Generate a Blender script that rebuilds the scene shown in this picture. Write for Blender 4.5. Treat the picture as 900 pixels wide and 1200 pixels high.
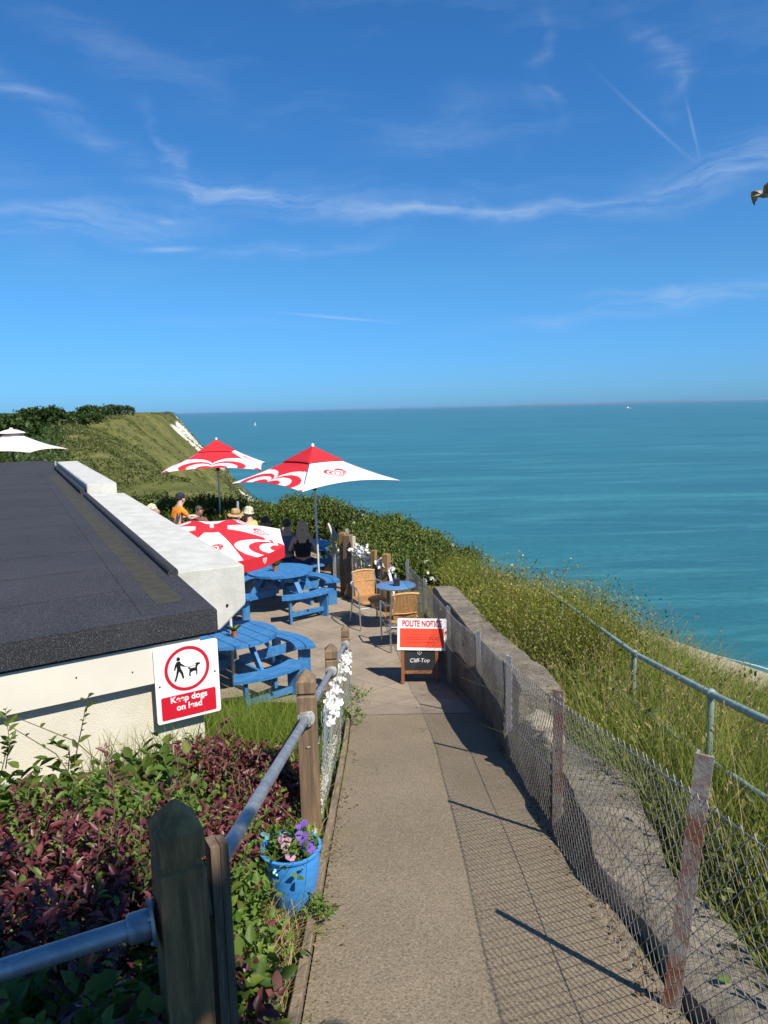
import bpy, bmesh, math, random
import numpy as np
from mathutils import Matrix, Vector, Euler
random.seed(7)
rng = np.random.default_rng(7)
R = math.radians
for o in list(bpy.data.objects): bpy.data.objects.remove(o)
scene = bpy.context.scene
col = scene.collection

# ------------------------------------------------------------------ camera
CAM_H = 3.5
cam_d = bpy.data.cameras.new('camera'); cam = bpy.data.objects.new('camera', cam_d); col.objects.link(cam)
cam_d.sensor_fit = 'AUTO'; cam_d.sensor_width = 36; cam_d.lens = 26.1
cam_d.clip_start = 0.05; cam_d.clip_end = 300000
PITCH = math.atan(121.5/870); ROLL = -R(1.44)
cam.matrix_world = Matrix.Translation((0, 0, CAM_H)) @ Matrix.Rotation(math.pi/2-PITCH, 4, 'X') @ Matrix.Rotation(ROLL, 4, 'Z')
scene.camera = cam
scene.render.resolution_x = 768; scene.render.resolution_y = 1024
vs = scene.view_settings
vs.view_transform = 'Standard'; vs.look = 'None'; vs.gamma = 1; vs.exposure = 0.62; vs.use_curve_mapping = False

# ------------------------------------------------------------------ sun and sky
SUN_EL = R(50); SUN_AZ = math.atan2(.64, -.77)
to_sun = Vector((math.sin(SUN_AZ)*math.cos(SUN_EL), math.cos(SUN_AZ)*math.cos(SUN_EL), math.sin(SUN_EL)))
sd = bpy.data.lights.new('sun', 'SUN'); sd.energy = 4.8; sd.angle = R(.5); sd.color = (1, .92, .80)
sun = bpy.data.objects.new('sun', sd); col.objects.link(sun)
sun.rotation_euler = (-to_sun).to_track_quat('-Z', 'Y').to_euler()

class NT:
    """small helper to write node trees"""
    def __init__(s, tree): s.t = tree; s.n = tree.nodes; s.l = tree.links
    def new(s, ty, **kw):
        n = s.n.new(ty)
        for k, v in kw.items(): setattr(n, k, v)
        return n
    def put(s, sock, v):
        if hasattr(v, 'is_output') or isinstance(v, bpy.types.NodeSocket): s.l.new(v, sock)
        else: sock.default_value = v
    def math(s, op, a, b=0.0, c=0.0, clamp=False):
        n = s.new('ShaderNodeMath', operation=op); n.use_clamp = clamp
        s.put(n.inputs[0], a); s.put(n.inputs[1], b); s.put(n.inputs[2], c)
        return n.outputs[0]
    def mix(s, f, a, b, blend='MIX'):
        n = s.new('ShaderNodeMix', data_type='RGBA', blend_type=blend)
        s.put(n.inputs[0], f); s.put(n.inputs[6], a); s.put(n.inputs[7], b)
        return n.outputs[2]
    def noise(s, vec, scale, detail=4, rough=.55, dist=0.0):
        n = s.new('ShaderNodeTexNoise')
        if vec is not None: s.l.new(vec, n.inputs['Vector'])
        n.inputs['Scale'].default_value = scale; n.inputs['Detail'].default_value = detail
        n.inputs['Roughness'].default_value = rough; n.inputs['Distortion'].default_value = dist
        return n.outputs['Fac']
    def ramp(s, f, stops):
        n = s.new('ShaderNodeValToRGB'); e = n.color_ramp.elements
        while len(e) < len(stops): e.new(.5)
        for el, (p, c) in zip(e, stops): el.position = p; el.color = c if len(c) == 4 else (*c, 1)
        s.put(n.inputs[0], f); return n.outputs[0]
    def mapr(s, f, a, b, c=0.0, d=1.0):
        n = s.new('ShaderNodeMapRange'); s.put(n.inputs[0], f)
        for i, v in enumerate((a, b, c, d)): n.inputs[i+1].default_value = v
        return n.outputs[0]
    def vmap(s, vec, loc=(0,0,0), rot=(0,0,0), scale=(1,1,1), ty='POINT'):
        n = s.new('ShaderNodeMapping', vector_type=ty); s.l.new(vec, n.inputs[0])
        n.inputs[1].default_value = loc; n.inputs[2].default_value = rot; n.inputs[3].default_value = scale
        return n.outputs[0]

world = bpy.data.worlds.new('World'); scene.world = world; world.use_nodes = True
W = NT(world.node_tree); W.n.clear()
sky = W.new('ShaderNodeTexSky', sky_type='NISHITA'); sky.sun_disc = False
sky.sun_elevation = SUN_EL; sky.sun_rotation = SUN_AZ; sky.altitude = 0; sky.air_density = 1.0; sky.dust_density = .25; sky.ozone_density = 2.2
tc = W.new('ShaderNodeTexCoord'); sx = W.new('ShaderNodeSeparateXYZ'); W.l.new(tc.outputs['Generated'], sx.inputs[0])
az = W.math('ARCTAN2', sx.outputs[0], sx.outputs[1]); el = W.math('ARCSINE', sx.outputs[2])
cv = W.new('ShaderNodeCombineXYZ'); W.l.new(az, cv.inputs[0]); W.l.new(el, cv.inputs[1]); ae = cv.outputs[0]
tint = W.ramp(W.mapr(el, -.02, .60), [(0, (.150, .41, .96)), (.10, (.185, .46, .92)), (.30, (.24, .56, .85)), (.65, (.22, .585, .93)), (1, (.20, .575, .92))])
skyt = W.mix(1.0, sky.outputs[0], tint, 'MULTIPLY')
# thin cirrus streaks and contrails: (azimuth, elevation, half length, half thickness, tilt, strength), all in radians of sky
nz = W.new('ShaderNodeTexNoise'); W.l.new(W.vmap(ae, scale=(5, 9, 1)), nz.inputs['Vector']); nz.inputs['Detail'].default_value = 5; nz.inputs['Scale'].default_value = 1.6
off = W.new('ShaderNodeVectorMath', operation='MULTIPLY_ADD')
W.l.new(nz.outputs['Color'], off.inputs[0]); off.inputs[1].default_value = (.16, .055, 0); off.inputs[2].default_value = (-.08, -.0275, 0)
aw = W.new('ShaderNodeVectorMath', operation='ADD'); W.l.new(ae, aw.inputs[0]); W.l.new(off.outputs[0], aw.inputs[1]); aw = aw.outputs[0]
streaks = [(-.15, .268, .10, .012, -.10, .8), (.09, .243, .20, .009, -.03, .7), (.44, .262, .16, .022, .12, .62), (-.36, .237, .15, .012, .03, .5),
           (-.40, .215, .12, .012, .05, .4), (-.10, .208, .11, .008, .08, .42), (-.40, .345, .10, .012, -.42, .40), (.09, .335, .08, .022, .15, .22),
           (.36, .118, .17, .011, .08, .42), (.33, .130, .06, .006, -.15, .35), (-.25, .302, .05, .008, -.9, .35), (.35, .375, .05, .012, -1.0, .38),
           (.22, .365, .03, .010, -1.2, .25), (-.19, .110, .08, .006, .0, .22), (.20, .40, .07, .012, 1.45, .15), (.52, .46, .12, .02, .3, .15), (-.30, .40, .12, .02, -.3, .15)]
mask = None
for a_, e_, L_, T_, r_, s_ in streaks:
    m_ = W.vmap(aw, (a_, e_, 0), (0, 0, r_), (L_, T_, 1), 'TEXTURE')
    d_ = W.new('ShaderNodeVectorMath', operation='DOT_PRODUCT'); W.l.new(m_, d_.inputs[0]); W.l.new(m_, d_.inputs[1])
    g_ = W.math('MULTIPLY', W.math('POWER', 2.718, W.math('MULTIPLY', d_.outputs['Value'], -1.0)), s_)
    mask = g_ if mask is None else W.math('ADD', mask, g_)
fib = W.noise(W.vmap(aw, rot=(0, 0, .12), scale=(5, 34, 1)), 1.5, 6, .62)
mask = W.math('MULTIPLY', mask, W.mapr(fib, .36, .66, .08, 1.25))
veil = W.math('MULTIPLY', W.mapr(W.noise(W.vmap(aw, rot=(0, 0, .1), scale=(2, 11, 1)), 1.3, 5, .6), .52, .8), W.mapr(el, .04, .25))
mask = W.math('ADD', mask, W.math('MULTIPLY', veil, .22))
for a_, e_, L_, T_, r_, s_ in [(-.055, .1185, .055, .0016, -.10, .55), (.338, .318, .055, .0019, -.75, .26), (.384, .308, .024, .0014, -1.30, .36), (-.262, .2005, .03, .003, .05, .6), (-.262, .232, .012, .003, 0, .4)]:
    m_ = W.vmap(ae, (a_, e_, 0), (0, 0, r_), (L_, T_, 1), 'TEXTURE')
    d_ = W.new('ShaderNodeVectorMath', operation='DOT_PRODUCT'); W.l.new(m_, d_.inputs[0]); W.l.new(m_, d_.inputs[1])
    mask = W.math('ADD', mask, W.math('MULTIPLY', W.math('POWER', 2.718, W.math('MULTIPLY', d_.outputs['Value'], -1.0)), s_))
mask = W.math('MULTIPLY', mask, .55, clamp=True)
skyc = W.mix(mask, skyt, (3.7, 4.6, 6.0, 1))
bg = W.new('ShaderNodeBackground'); W.l.new(skyc, bg.inputs[0]); bg.inputs[1].default_value = .10
wo = W.new('ShaderNodeOutputWorld'); W.l.new(bg.outputs[0], wo.inputs[0])

# ------------------------------------------------------------------ helpers: materials
MATS = {}
def base_mat(name):
    m = bpy.data.materials.new(name); m.use_nodes = True; t = NT(m.node_tree); t.n.clear()
    out = t.new('ShaderNodeOutputMaterial'); p = t.new('ShaderNodeBsdfPrincipled'); t.l.new(p.outputs[0], out.inputs[0])
    MATS[name] = m
    return m, t, p, out
def bumpn(t, p, h, strength=.3, dist=.01):
    b = t.new('ShaderNodeBump'); b.inputs['Strength'].default_value = strength; b.inputs['Distance'].default_value = dist
    t.l.new(h, b.inputs['Height']); t.l.new(b.outputs[0], p.inputs['Normal'])
def M(name, c, rough=.6, metal=0.0, var=.15, vscale=8.0, bump=0.0, bscale=60.0, c2=None, stretch=(1,1,1), spec=None, bdist=.01, cover=(.45,.65)):
    """plain surface with blotchy colour variation, optional second colour (wear, stains) and bump"""
    m, t, p, out = base_mat(name)
    tc = t.new('ShaderNodeTexCoord'); v = t.vmap(tc.outputs['Object'], scale=stretch)
    n = t.noise(v, vscale, 6, .6)
    lo = tuple(x*(1-var) for x in c)+(1,); hi = tuple(min(1, x*(1+var)) for x in c)+(1,)
    cc = t.ramp(n, [(.3, lo), (.7, hi)])
    if c2 is not None:
        n2 = t.noise(v, vscale*.6, 8, .65, .6)
        cc = t.mix(t.mapr(n2, *cover), cc, (*c2, 1))
    t.put(p.inputs['Base Color'], cc)
    p.inputs['Roughness'].default_value = rough; p.inputs['Metallic'].default_value = metal
    if spec is not None: p.inputs['Specular IOR Level'].default_value = spec
    if bump: bumpn(t, p, t.noise(v, bscale, 5, .6), bump, bdist)
    return m
def leafmat(name, cols, trans=.35, rough=.5, spec=.35):
    m, t, p, out = base_mat(name)
    g = t.new('ShaderNodeNewGeometry')
    k = len(cols)
    c = t.ramp(g.outputs['Random Per Island'], [(i/(k-1), x) for i, x in enumerate(cols)])
    t.put(p.inputs['Base Color'], c); p.inputs['Roughness'].default_value = rough; p.inputs['Specular IOR Level'].default_value = spec
    tr = t.new('ShaderNodeBsdfTranslucent'); t.l.new(c, tr.inputs[0])
    mx = t.new('ShaderNodeMixShader'); mx.inputs[0].default_value = trans
    t.l.new(p.outputs[0], mx.inputs[1]); t.l.new(tr.outputs[0], mx.inputs[2]); t.l.new(mx.outputs[0], out.inputs[0])
    return m

# ------------------------------------------------------------------ helpers: meshes and objects
class MB:
    def __init__(s): s.v = []; s.f = []; s.m = []
    def add(s, vs, fs, mi=0, X=None):
        o = len(s.v)
        for p in vs:
            p = Vector(p); s.v.append(tuple(X @ p) if X is not None else tuple(p))
        for f in fs: s.f.append([i+o for i in f]); s.m.append(mi)
        return s
    def box(s, c, d, X=None, rot=None, mi=0, taper=1.0, bev=0.0):
        x, y, z = d[0]/2, d[1]/2, d[2]/2
        T = Matrix.Translation(c) @ (rot.to_4x4() if rot is not None else Matrix.Identity(4))
        if X is not None: T = X @ T
        if bev > 0:
            bm = bmesh.new(); bmesh.ops.create_cube(bm, size=1); bmesh.ops.scale(bm, vec=d, verts=bm.verts)
            bmesh.ops.bevel(bm, geom=bm.edges[:], offset=min(bev, min(d)*.45), segments=1, affect='EDGES')
            vs = [v.co.copy() for v in bm.verts]; bm.verts.index_update(); fs = [[v.index for v in f.verts] for f in bm.faces]; bm.free()
            return s.add(vs, fs, mi, T)
        vs = [(-x,-y,-z),(x,-y,-z),(x,y,-z),(-x,y,-z),(-x*taper,-y*taper,z),(x*taper,-y*taper,z),(x*taper,y*taper,z),(-x*taper,y*taper,z)]
        return s.add(vs, [(3,2,1,0),(4,5,6,7),(0,1,5,4),(1,2,6,5),(2,3,7,6),(3,0,4,7)], mi, T)
    def beam(s, a, b, w, h, up=(0,0,1), mi=0, bev=0.0):
        """rectangular bar from a to b, w across, h along up"""
        a = Vector(a); b = Vector(b); y = (b-a); L = y.length; y.normalize()
        x = y.cross(Vector(up)).normalized(); z = x.cross(y)
        T = Matrix((x, y, z)).transposed().to_4x4(); T.translation = (a+b)/2
        return s.box((0,0,0), (w, L, h), X=T, mi=mi, bev=bev)
    def tube(s, pts, r, n=8, mi=0, closed=False, cap=True):
        P = [Vector(p) for p in pts]; k = len(P)
        rs = r if isinstance(r, (list, tuple)) else [r]*k
        tang = []
        for i in range(k):
            if closed: d = P[(i+1) % k]-P[i-1]
            else: d = P[min(i+1, k-1)]-P[max(i-1, 0)]
            tang.append(d.normalized() if d.length > 1e-9 else Vector((0,0,1)))
        ref = Vector((0,0,1)) if abs(tang[0].z) < .9 else Vector((1,0,0))
        u = tang[0].cross(ref).normalized(); vs = []
        for i in range(k):
            u = (u - tang[i]*u.dot(tang[i]))
            u = u.normalized() if u.length > 1e-6 else tang[i].orthogonal().normalized()
            w = tang[i].cross(u)
            for j in range(n):
                a = 2*math.pi*j/n
                vs.append(P[i]+(u*math.cos(a)+w*math.sin(a))*rs[i])
        fs = []
        for i in range(k if closed else k-1):
            i2 = (i+1) % k
            for j in range(n): fs.append((i*n+j, i*n+(j+1) % n, i2*n+(j+1) % n, i2*n+j))
        if cap and not closed: fs.append(tuple(range(n-1, -1, -1))); fs.append(tuple((k-1)*n+j for j in range(n)))
        return s.add(vs, fs, mi)
    def lathe(s, prof, n=24, X=None, mi=0):
        vs = []; fs = []
        for r, z in prof:
            for j in range(n): a = 2*math.pi*j/n; vs.append((r*math.cos(a), r*math.sin(a), z))
        k = len(prof)
        for i in range(k-1):
            for j in range(n): fs.append((i*n+j, i*n+(j+1) % n, (i+1)*n+(j+1) % n, (i+1)*n+j))
        if prof[0][0] > 1e-4: fs.append(tuple(range(n-1, -1, -1)))
        if prof[-1][0] > 1e-4: fs.append(tuple((k-1)*n+j for j in range(n)))
        return s.add(vs, fs, mi, X)
    def prism(s, poly, h0, h1, X=None, mi=0):
        """polygon in xy extruded from z=h0 to h1"""
        n = len(poly)
        vs = [(x, y, h0) for x, y in poly]+[(x, y, h1) for x, y in poly]
        fs = [tuple(range(n-1, -1, -1)), tuple(range(n, 2*n))]+[(i, (i+1) % n, n+(i+1) % n, n+i) for i in range(n)]
        return s.add(vs, fs, mi, X)
    def ball(s, c, r, n=12, k=8, X=None, mi=0):
        rr = r if isinstance(r, (tuple, list)) else (r, r, r)
        T = Matrix.Translation(c) @ Matrix.Diagonal((*rr, 1))
        if X is not None: T = X @ T
        prof = [(math.sin(math.pi*i/k) if 0 < i < k else 1e-5, -math.cos(math.pi*i/k)) for i in range(k+1)]
        return s.lathe(prof, n, T, mi)
    def build(s, name, mats, parent=None, smooth=False, X=None):
        me = bpy.data.meshes.new(name); me.from_pydata(s.v, [], s.f)
        mats = mats if isinstance(mats, (list, tuple)) else [mats]
        for m in mats: me.materials.append(m)
        if len(mats) > 1: me.polygons.foreach_set('material_index', s.m)
        bm = bmesh.new(); bm.from_mesh(me); bmesh.ops.recalc_face_normals(bm, faces=bm.faces); bm.to_mesh(me); bm.free()
        if smooth:
            me.polygons.foreach_set('use_smooth', [True]*len(me.polygons))
            try: me.set_sharp_from_angle(angle=R(40))
            except Exception: pass
        return link(name, me, parent, X)
ROOTINV = {}
def link(name, data, parent=None, X=None):
    o = bpy.data.objects.new(name, data); col.objects.link(o)
    if X is not None: o.matrix_basis = X
    if parent is not None:
        o.parent = parent
        if parent.name in ROOTINV: o.matrix_parent_inverse = ROOTINV[parent.name]
    return o
def tag(o, label=None, cat=None, group=None, kind=None):
    if label: o['label'] = label
    if cat: o['category'] = cat
    if group: o['group'] = group
    if kind: o['kind'] = kind
    return o
def thing(name, label, cat, loc=(0,0,0), rz=0.0, group=None, world=False):
    """Empty at the thing's base; with world=True its parts are written in world coordinates"""
    o = bpy.data.objects.new(name, None); col.objects.link(o)
    o.location = loc; o.rotation_euler = (0, 0, rz); o.empty_display_size = .2
    tag(o, label, cat, group)
    if world: ROOTINV[o.name] = (Matrix.Translation(loc) @ Matrix.Rotation(rz, 4, 'Z')).inverted()
    return o
def copy_tree(o, parent=None):
    c = o.copy(); col.objects.link(c)
    if parent is not None: c.parent = parent
    for ch in [x for x in bpy.data.objects if x.parent == o]: copy_tree(ch, c)
    return c
def np_mesh(name, verts, faces, mat, parent=None, smooth=False, X=None):
    """verts (n,3), faces (m,k) all the same size"""
    verts = np.asarray(verts, np.float32); faces = np.asarray(faces, np.int32)
    me = bpy.data.meshes.new(name); m, k = faces.shape
    me.vertices.add(len(verts)); me.vertices.foreach_set('co', verts.ravel())
    me.loops.add(m*k); me.loops.foreach_set('vertex_index', faces.ravel())
    me.polygons.add(m); me.polygons.foreach_set('loop_start', np.arange(0, m*k, k, dtype=np.int32))
    me.polygons.foreach_set('loop_total', np.full(m, k, np.int32))
    if smooth: me.polygons.foreach_set('use_smooth', np.ones(m, bool))
    for mm in (mat if isinstance(mat, (list, tuple)) else [mat]): me.materials.append(mm)
    me.update(calc_edges=True); me.validate()
    return link(name, me, parent, X)
def unit(a): return a/np.maximum(np.linalg.norm(a, axis=-1, keepdims=True), 1e-9)
LEAF_V = np.array([[0,0,0],[-.5,.35,.10],[-.36,.72,.08],[0,1,-.05],[.36,.72,.08],[.5,.35,.10]], float)   # x across, y along, z normal
LEAF_F = np.array([[0,3,2,1],[0,5,4,3]])
ROUND_V = np.array([[0,0,0],[-.55,.25,.06],[-.5,.75,.06],[0,1,0],[.5,.75,.06],[.55,.25,.06]], float)
def leaves(org, d, n, size, aspect=.5, tv=LEAF_V, tf=LEAF_F, curl=0.0):
    d = unit(d); x = unit(np.cross(d, n)); z = np.cross(x, d)
    t = tv.copy(); t[:, 0] *= aspect
    if curl: t[:, 2] -= curl*t[:, 1]**2
    size = np.broadcast_to(np.asarray(size, float), (len(org),))
    V = org[:, None, :]+size[:, None, None]*(t[None, :, 0:1]*x[:, None, :]+t[None, :, 1:2]*d[:, None, :]+t[None, :, 2:3]*z[:, None, :])
    Fc = tf[None]+(np.arange(len(org))*len(tv))[:, None, None]
    return V.reshape(-1, 3), Fc.reshape(-1, tf.shape[1])
def blades(base, length, width, lean, bend=.6, segs=3):
    """curved grass blades: base (n,3), lean (n,2)"""
    n = len(base); L = length[:, None]
    ld = np.concatenate([lean, np.zeros((n, 1))], 1)
    side = unit(np.stack([-lean[:, 1], lean[:, 0], np.zeros(n)], 1)+1e-6)
    a = rng.uniform(0, 2*np.pi, n); side = unit(side*np.cos(a)[:, None]+unit(ld+1e-6)*np.sin(a)[:, None])
    rows = []
    for i in range(segs+1):
        t = i/segs
        p = base+np.array([0, 0, 1])*L*(t-.25*bend*t*t*np.linalg.norm(lean, axis=1, keepdims=True))+ld*L*(t*.35+bend*t*t)
        w = width[:, None]*(1-t)**.7*.5+.0004
        rows += [p-side*w, p+side*w]
    V = np.stack(rows, 1); k = 2*(segs+1)
    f = np.array([[2*i, 2*i+1, 2*i+3, 2*i+2] for i in range(segs)])
    Fc = f[None]+(np.arange(n)*k)[:, None, None]
    return V.reshape(-1, 3), Fc.reshape(-1, 4)
def joinvf(parts):
    vs = []; fs = []; o = 0
    for v, f in parts: vs.append(v); fs.append(f+o); o += len(v)
    return np.concatenate(vs), np.concatenate(fs)
def twigs(blobs, n_twigs, per, leaf, twig, up=.5, shell=(.72, 1.0), spread=.8, zmin=None, aspect=.5, jit=.25, tv=LEAF_V, curl=.1):
    """leafy twigs over a set of ellipsoids (cx,cy,cz,rx,ry,rz): uneven outline, gaps, clumps"""
    B = np.array(blobs, float); area = (B[:, 3]*B[:, 4]+B[:, 4]*B[:, 5]+B[:, 3]*B[:, 5]); pick = rng.choice(len(B), n_twigs*3, p=area/area.sum())
    q = unit(rng.normal(size=(len(pick), 3))); q[:, 2] = np.where(q[:, 2] < -.35, -q[:, 2], q[:, 2])
    r = rng.uniform(*shell, len(pick))
    P = B[pick, :3]+q*B[pick, 3:]*r[:, None]
    nrm = unit(q/B[pick, 3:])
    inside = np.zeros(len(P), bool)
    for k in range(len(B)):
        e = (((P-B[k, :3])/B[k, 3:])**2).sum(1); inside |= (e < .42) & (pick != k)
    ok = ~inside
    if zmin is not None: ok &= P[:, 2] > zmin(P[:, 0], P[:, 1])
    P = P[ok][:n_twigs]; nrm = nrm[ok][:n_twigs]; n = len(P)
    td = unit(nrm+np.array([0, 0, up])+rng.normal(size=(n, 3))*spread*.5); tl = twig*rng.uniform(.5, 1.3, n)
    t = np.tile(np.linspace(.1, 1, per), (n, 1))+rng.uniform(-.05, .05, (n, per))
    org = P[:, None]+td[:, None]*(tl[:, None, None]*t[:, :, None])
    side = rng.normal(size=(n, per, 3)); side -= td[:, None]*(side*td[:, None]).sum(-1, keepdims=True)
    ld = unit(td[:, None]*.7+unit(side)*spread+np.array([0, 0, .1]))
    ln = unit(np.array([0, 0, 1.])+nrm[:, None]*.7+rng.normal(size=(n, per, 3))*.45)
    sz = leaf*rng.uniform(1-jit*1.6, 1+jit*1.4, n*per)
    return leaves(org.reshape(-1, 3), ld.reshape(-1, 3), ln.reshape(-1, 3), sz, aspect, tv, curl=curl), P
def stems_to(mb, root, tips, r0=.012, k=30, n=5):
    for p in tips[rng.permutation(len(tips))[:k]]:
        a = Vector(root)+Vector((random.uniform(-.1,.1), random.uniform(-.1,.1), 0)); b = Vector(p)
        m = (a+b)/2+Vector((random.uniform(-.06,.06), random.uniform(-.06,.06), .05))
        mb.tube([a, m, b], [r0, r0*.7, r0*.3], n)
def text(name, s, size, mat, X, parent, bold=0.0, sx=1.0, depth=.0006, align='CENTER', spacing=1.0, shear=0.0):
    cu = bpy.data.curves.new(name, 'FONT'); cu.body = s; cu.size = size; cu.align_x = align; cu.align_y = 'CENTER'
    cu.offset = bold; cu.extrude = depth; cu.space_character = spacing; cu.shear = shear
    tmp = bpy.data.objects.new('tmp', cu); col.objects.link(tmp)
    me = bpy.data.meshes.new_from_object(tmp.evaluated_get(bpy.context.evaluated_depsgraph_get())); bpy.data.objects.remove(tmp); bpy.data.curves.remove(cu)
    me.name = name; me.transform(X @ Matrix.Diagonal((sx, 1, 1, 1))); me.materials.clear(); me.materials.append(mat)
    return link(name, me, parent)
def frame(o, x, z):
    """matrix with local x along x, local y (up on the sheet) along z, local z = out of the sheet"""
    x = Vector(x).normalized(); y = Vector(z).normalized(); n = x.cross(y).normalized(); y = n.cross(x)
    T = Matrix((x, y, n)).transposed().to_4x4(); T.translation = o
    return T
def sstep(x, a, b): t = np.clip((x-a)/(b-a), 0, 1); return t*t*(3-2*t)
def vnoise(x, y, f, seed=0):
    """cheap smooth 2-D value noise in [-1,1]"""
    x = np.asarray(x, float)*f; y = np.asarray(y, float)*f
    xi = np.floor(x).astype(np.int64); yi = np.floor(y).astype(np.int64); fx = x-xi; fy = y-yi
    def h(a, b):
        n = (a*374761393+b*668265263+seed*1274126177) & 0x7fffffff; n = ((n ^ (n >> 13))*1274126177) & 0x7fffffff
        return ((n ^ (n >> 16)) & 0xffff)/32767.5-1
    u = fx*fx*(3-2*fx); w = fy*fy*(3-2*fy)
    return (h(xi, yi)*(1-u)+h(xi+1, yi)*u)*(1-w)+(h(xi, yi+1)*(1-u)+h(xi+1, yi+1)*u)*w

# ------------------------------------------------------------------ materials
m_render = M('white_render', (.60, .57, .47), .85, var=.07, vscale=3, bump=.5, bscale=140, c2=(.50, .47, .36), cover=(.52, .78))
m_cream = M('cream_board', (.64, .61, .52), .5, var=.05, vscale=2.5, c2=(.55, .51, .40), cover=(.58, .85))
m_coping = M('weathered_white_coping', (.50, .50, .46), .75, var=.12, vscale=6, c2=(.38, .38, .32), bump=.3, bscale=60, cover=(.46, .78))
m_felt = None
m, t, p, out = base_mat('roof_felt'); m_felt = m
tcn = t.new('ShaderNodeTexCoord')
g1 = t.noise(tcn.outputs['Object'], 170, 2, .7); g2 = t.noise(tcn.outputs['Object'], 1.1, 6, .6)
c = t.mix(t.mapr(g2, .35, .7), (.015, .017, .022, 1), (.030, .031, .037, 1)); c = t.mix(t.mapr(g1, .55, .70), c, (.16, .16, .165, 1))
t.put(p.inputs['Base Color'], c); p.inputs['Roughness'].default_value = .85; p.inputs['Specular IOR Level'].default_value = .3; bumpn(t, p, g1, .6, .004)
m_moss = M('gutter_grime', (.035, .032, .022), .95, var=.4, vscale=9, bump=.5, bscale=90)
m, t, p, out = base_mat('asphalt'); m_asph = m
tcn = t.new('ShaderNodeTexCoord'); ob = tcn.outputs['Object']
g1 = t.noise(ob, 230, 3, .7); g2 = t.noise(ob, 1.3, 6, .6); vz = t.new('ShaderNodeTexVoronoi'); t.l.new(ob, vz.inputs[0]); vz.inputs['Scale'].default_value = 130
c = t.mix(t.mapr(g2, .3, .7), (.225, .180, .118, 1), (.285, .230, .152, 1)); c = t.mix(t.mapr(g1, .30, .6), t.mix(.5, c, (.07, .06, .05, 1)), c)
wn = t.new('ShaderNodeTexWhiteNoise'); t.l.new(vz.outputs['Position'], wn.inputs[0]); c = t.mix(t.math('MULTIPLY', t.mapr(wn.outputs['Value'], .95, 1.0), t.mapr(vz.outputs['Distance'], .42, .30)), c, (.38, .33, .26, 1))
g4 = t.noise(t.vmap(ob, scale=(2.2, .35, 1)), 1.6, 5, .6); c = t.mix(t.math('MULTIPLY', t.mapr(g4, .56, .74), .4), c, (.14, .118, .09, 1))
g5 = t.noise(ob, 85, 3, .75); c = t.mix(t.mapr(g5, .50, .62), c, t.mix(.62, c, (.06, .05, .04, 1))); c = t.mix(t.mapr(g5, .40, .30), c, (.40, .345, .26, 1))
wob = t.new('ShaderNodeVectorMath', operation='MULTIPLY_ADD'); nzv = t.new('ShaderNodeTexNoise'); t.l.new(ob, nzv.inputs[0]); nzv.inputs['Scale'].default_value = 3; t.l.new(nzv.outputs['Color'], wob.inputs[0]); wob.inputs[1].default_value = (.5, .5, .2); t.l.new(ob, wob.inputs[2])
vc = t.new('ShaderNodeTexVoronoi', feature='DISTANCE_TO_EDGE'); t.l.new(wob.outputs[0], vc.inputs[0]); vc.inputs['Scale'].default_value = .75
c = t.mix(t.math('MULTIPLY', t.mapr(vc.outputs['Distance'], .004, .001), t.mapr(t.noise(ob, .9, 3), .54, .66, 0, .6)), c, (.05, .042, .034, 1))
t.put(p.inputs['Base Color'], c); p.inputs['Roughness'].default_value = .9; p.inputs['Specular IOR Level'].default_value = .25; bumpn(t, p, g5, .6, .006)
m, t, p, out = base_mat('terrace_paving'); m_pave = m
tcn = t.new('ShaderNodeTexCoord'); ob = tcn.outputs['Object']
bv = t.vmap(ob, rot=(0, 0, R(42)))
br = t.new('ShaderNodeTexBrick'); t.l.new(bv, br.inputs[0]); br.inputs['Scale'].default_value = 1.0; br.inputs['Brick Width'].default_value = .6; br.inputs['Row Height'].default_value = .6; br.inputs['Mortar Size'].default_value = .007; br.offset = 0
br.inputs['Color1'].default_value = (.30, .245, .18, 1); br.inputs['Color2'].default_value = (.265, .215, .16, 1); br.inputs['Mortar'].default_value = (.14, .115, .085, 1)
g1 = t.noise(ob, 120, 3, .7); g2 = t.noise(ob, 2.2, 6, .65)
c = t.mix(t.mapr(g2, .42, .75), br.outputs[0], (.17, .14, .105, 1)); c = t.mix(t.math('MULTIPLY', t.mapr(g1, .5, .75), .35), c, (.08, .07, .055, 1))
t.put(p.inputs['Base Color'], c); p.inputs['Roughness'].default_value = .9; bumpn(t, p, g1, .3, .004)
m_conc = M('old_concrete', (.20, .170, .125), .95, var=.4, vscale=3.5, bump=.9, bscale=26, c2=(.085, .072, .052), bdist=.03, cover=(.46, .66))
m_rubble = M('pale_rubble', (.36, .31, .22), .95, var=.3, vscale=7, bump=.8, bscale=30, bdist=.02)
m_timber = M('weathered_timber', (.20, .135, .080), .85, var=.4, vscale=5, stretch=(7, 7, .6), bump=.6, bscale=26, c2=(.10, .07, .045), bdist=.006)
m_timber_h = M('weathered_edging', (.235, .175, .115), .9, var=.35, vscale=5, stretch=(8, .6, 8), bump=.6, bscale=30, c2=(.13, .10, .07), bdist=.006)
m_timber_dk = M('mossy_timber', (.30, .165, .065), .9, var=.4, vscale=6, stretch=(6, 6, .8), bump=.7, bscale=30, c2=(.13, .085, .032), bdist=.012)
m_galv = M('galvanised_steel', (.36, .38, .40), .5, .6, var=.25, vscale=14, c2=(.22, .25, .28), stretch=(1, 1, 1))
m_galv_y = M('galvanised_flange', (.42, .43, .40), .5, .6, var=.2, vscale=18)
m_green_rail = M('green_painted_rail', (.26, .36, .30), .5, .2, var=.2, vscale=9, c2=(.16, .20, .15), cover=(.55, .7))
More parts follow.
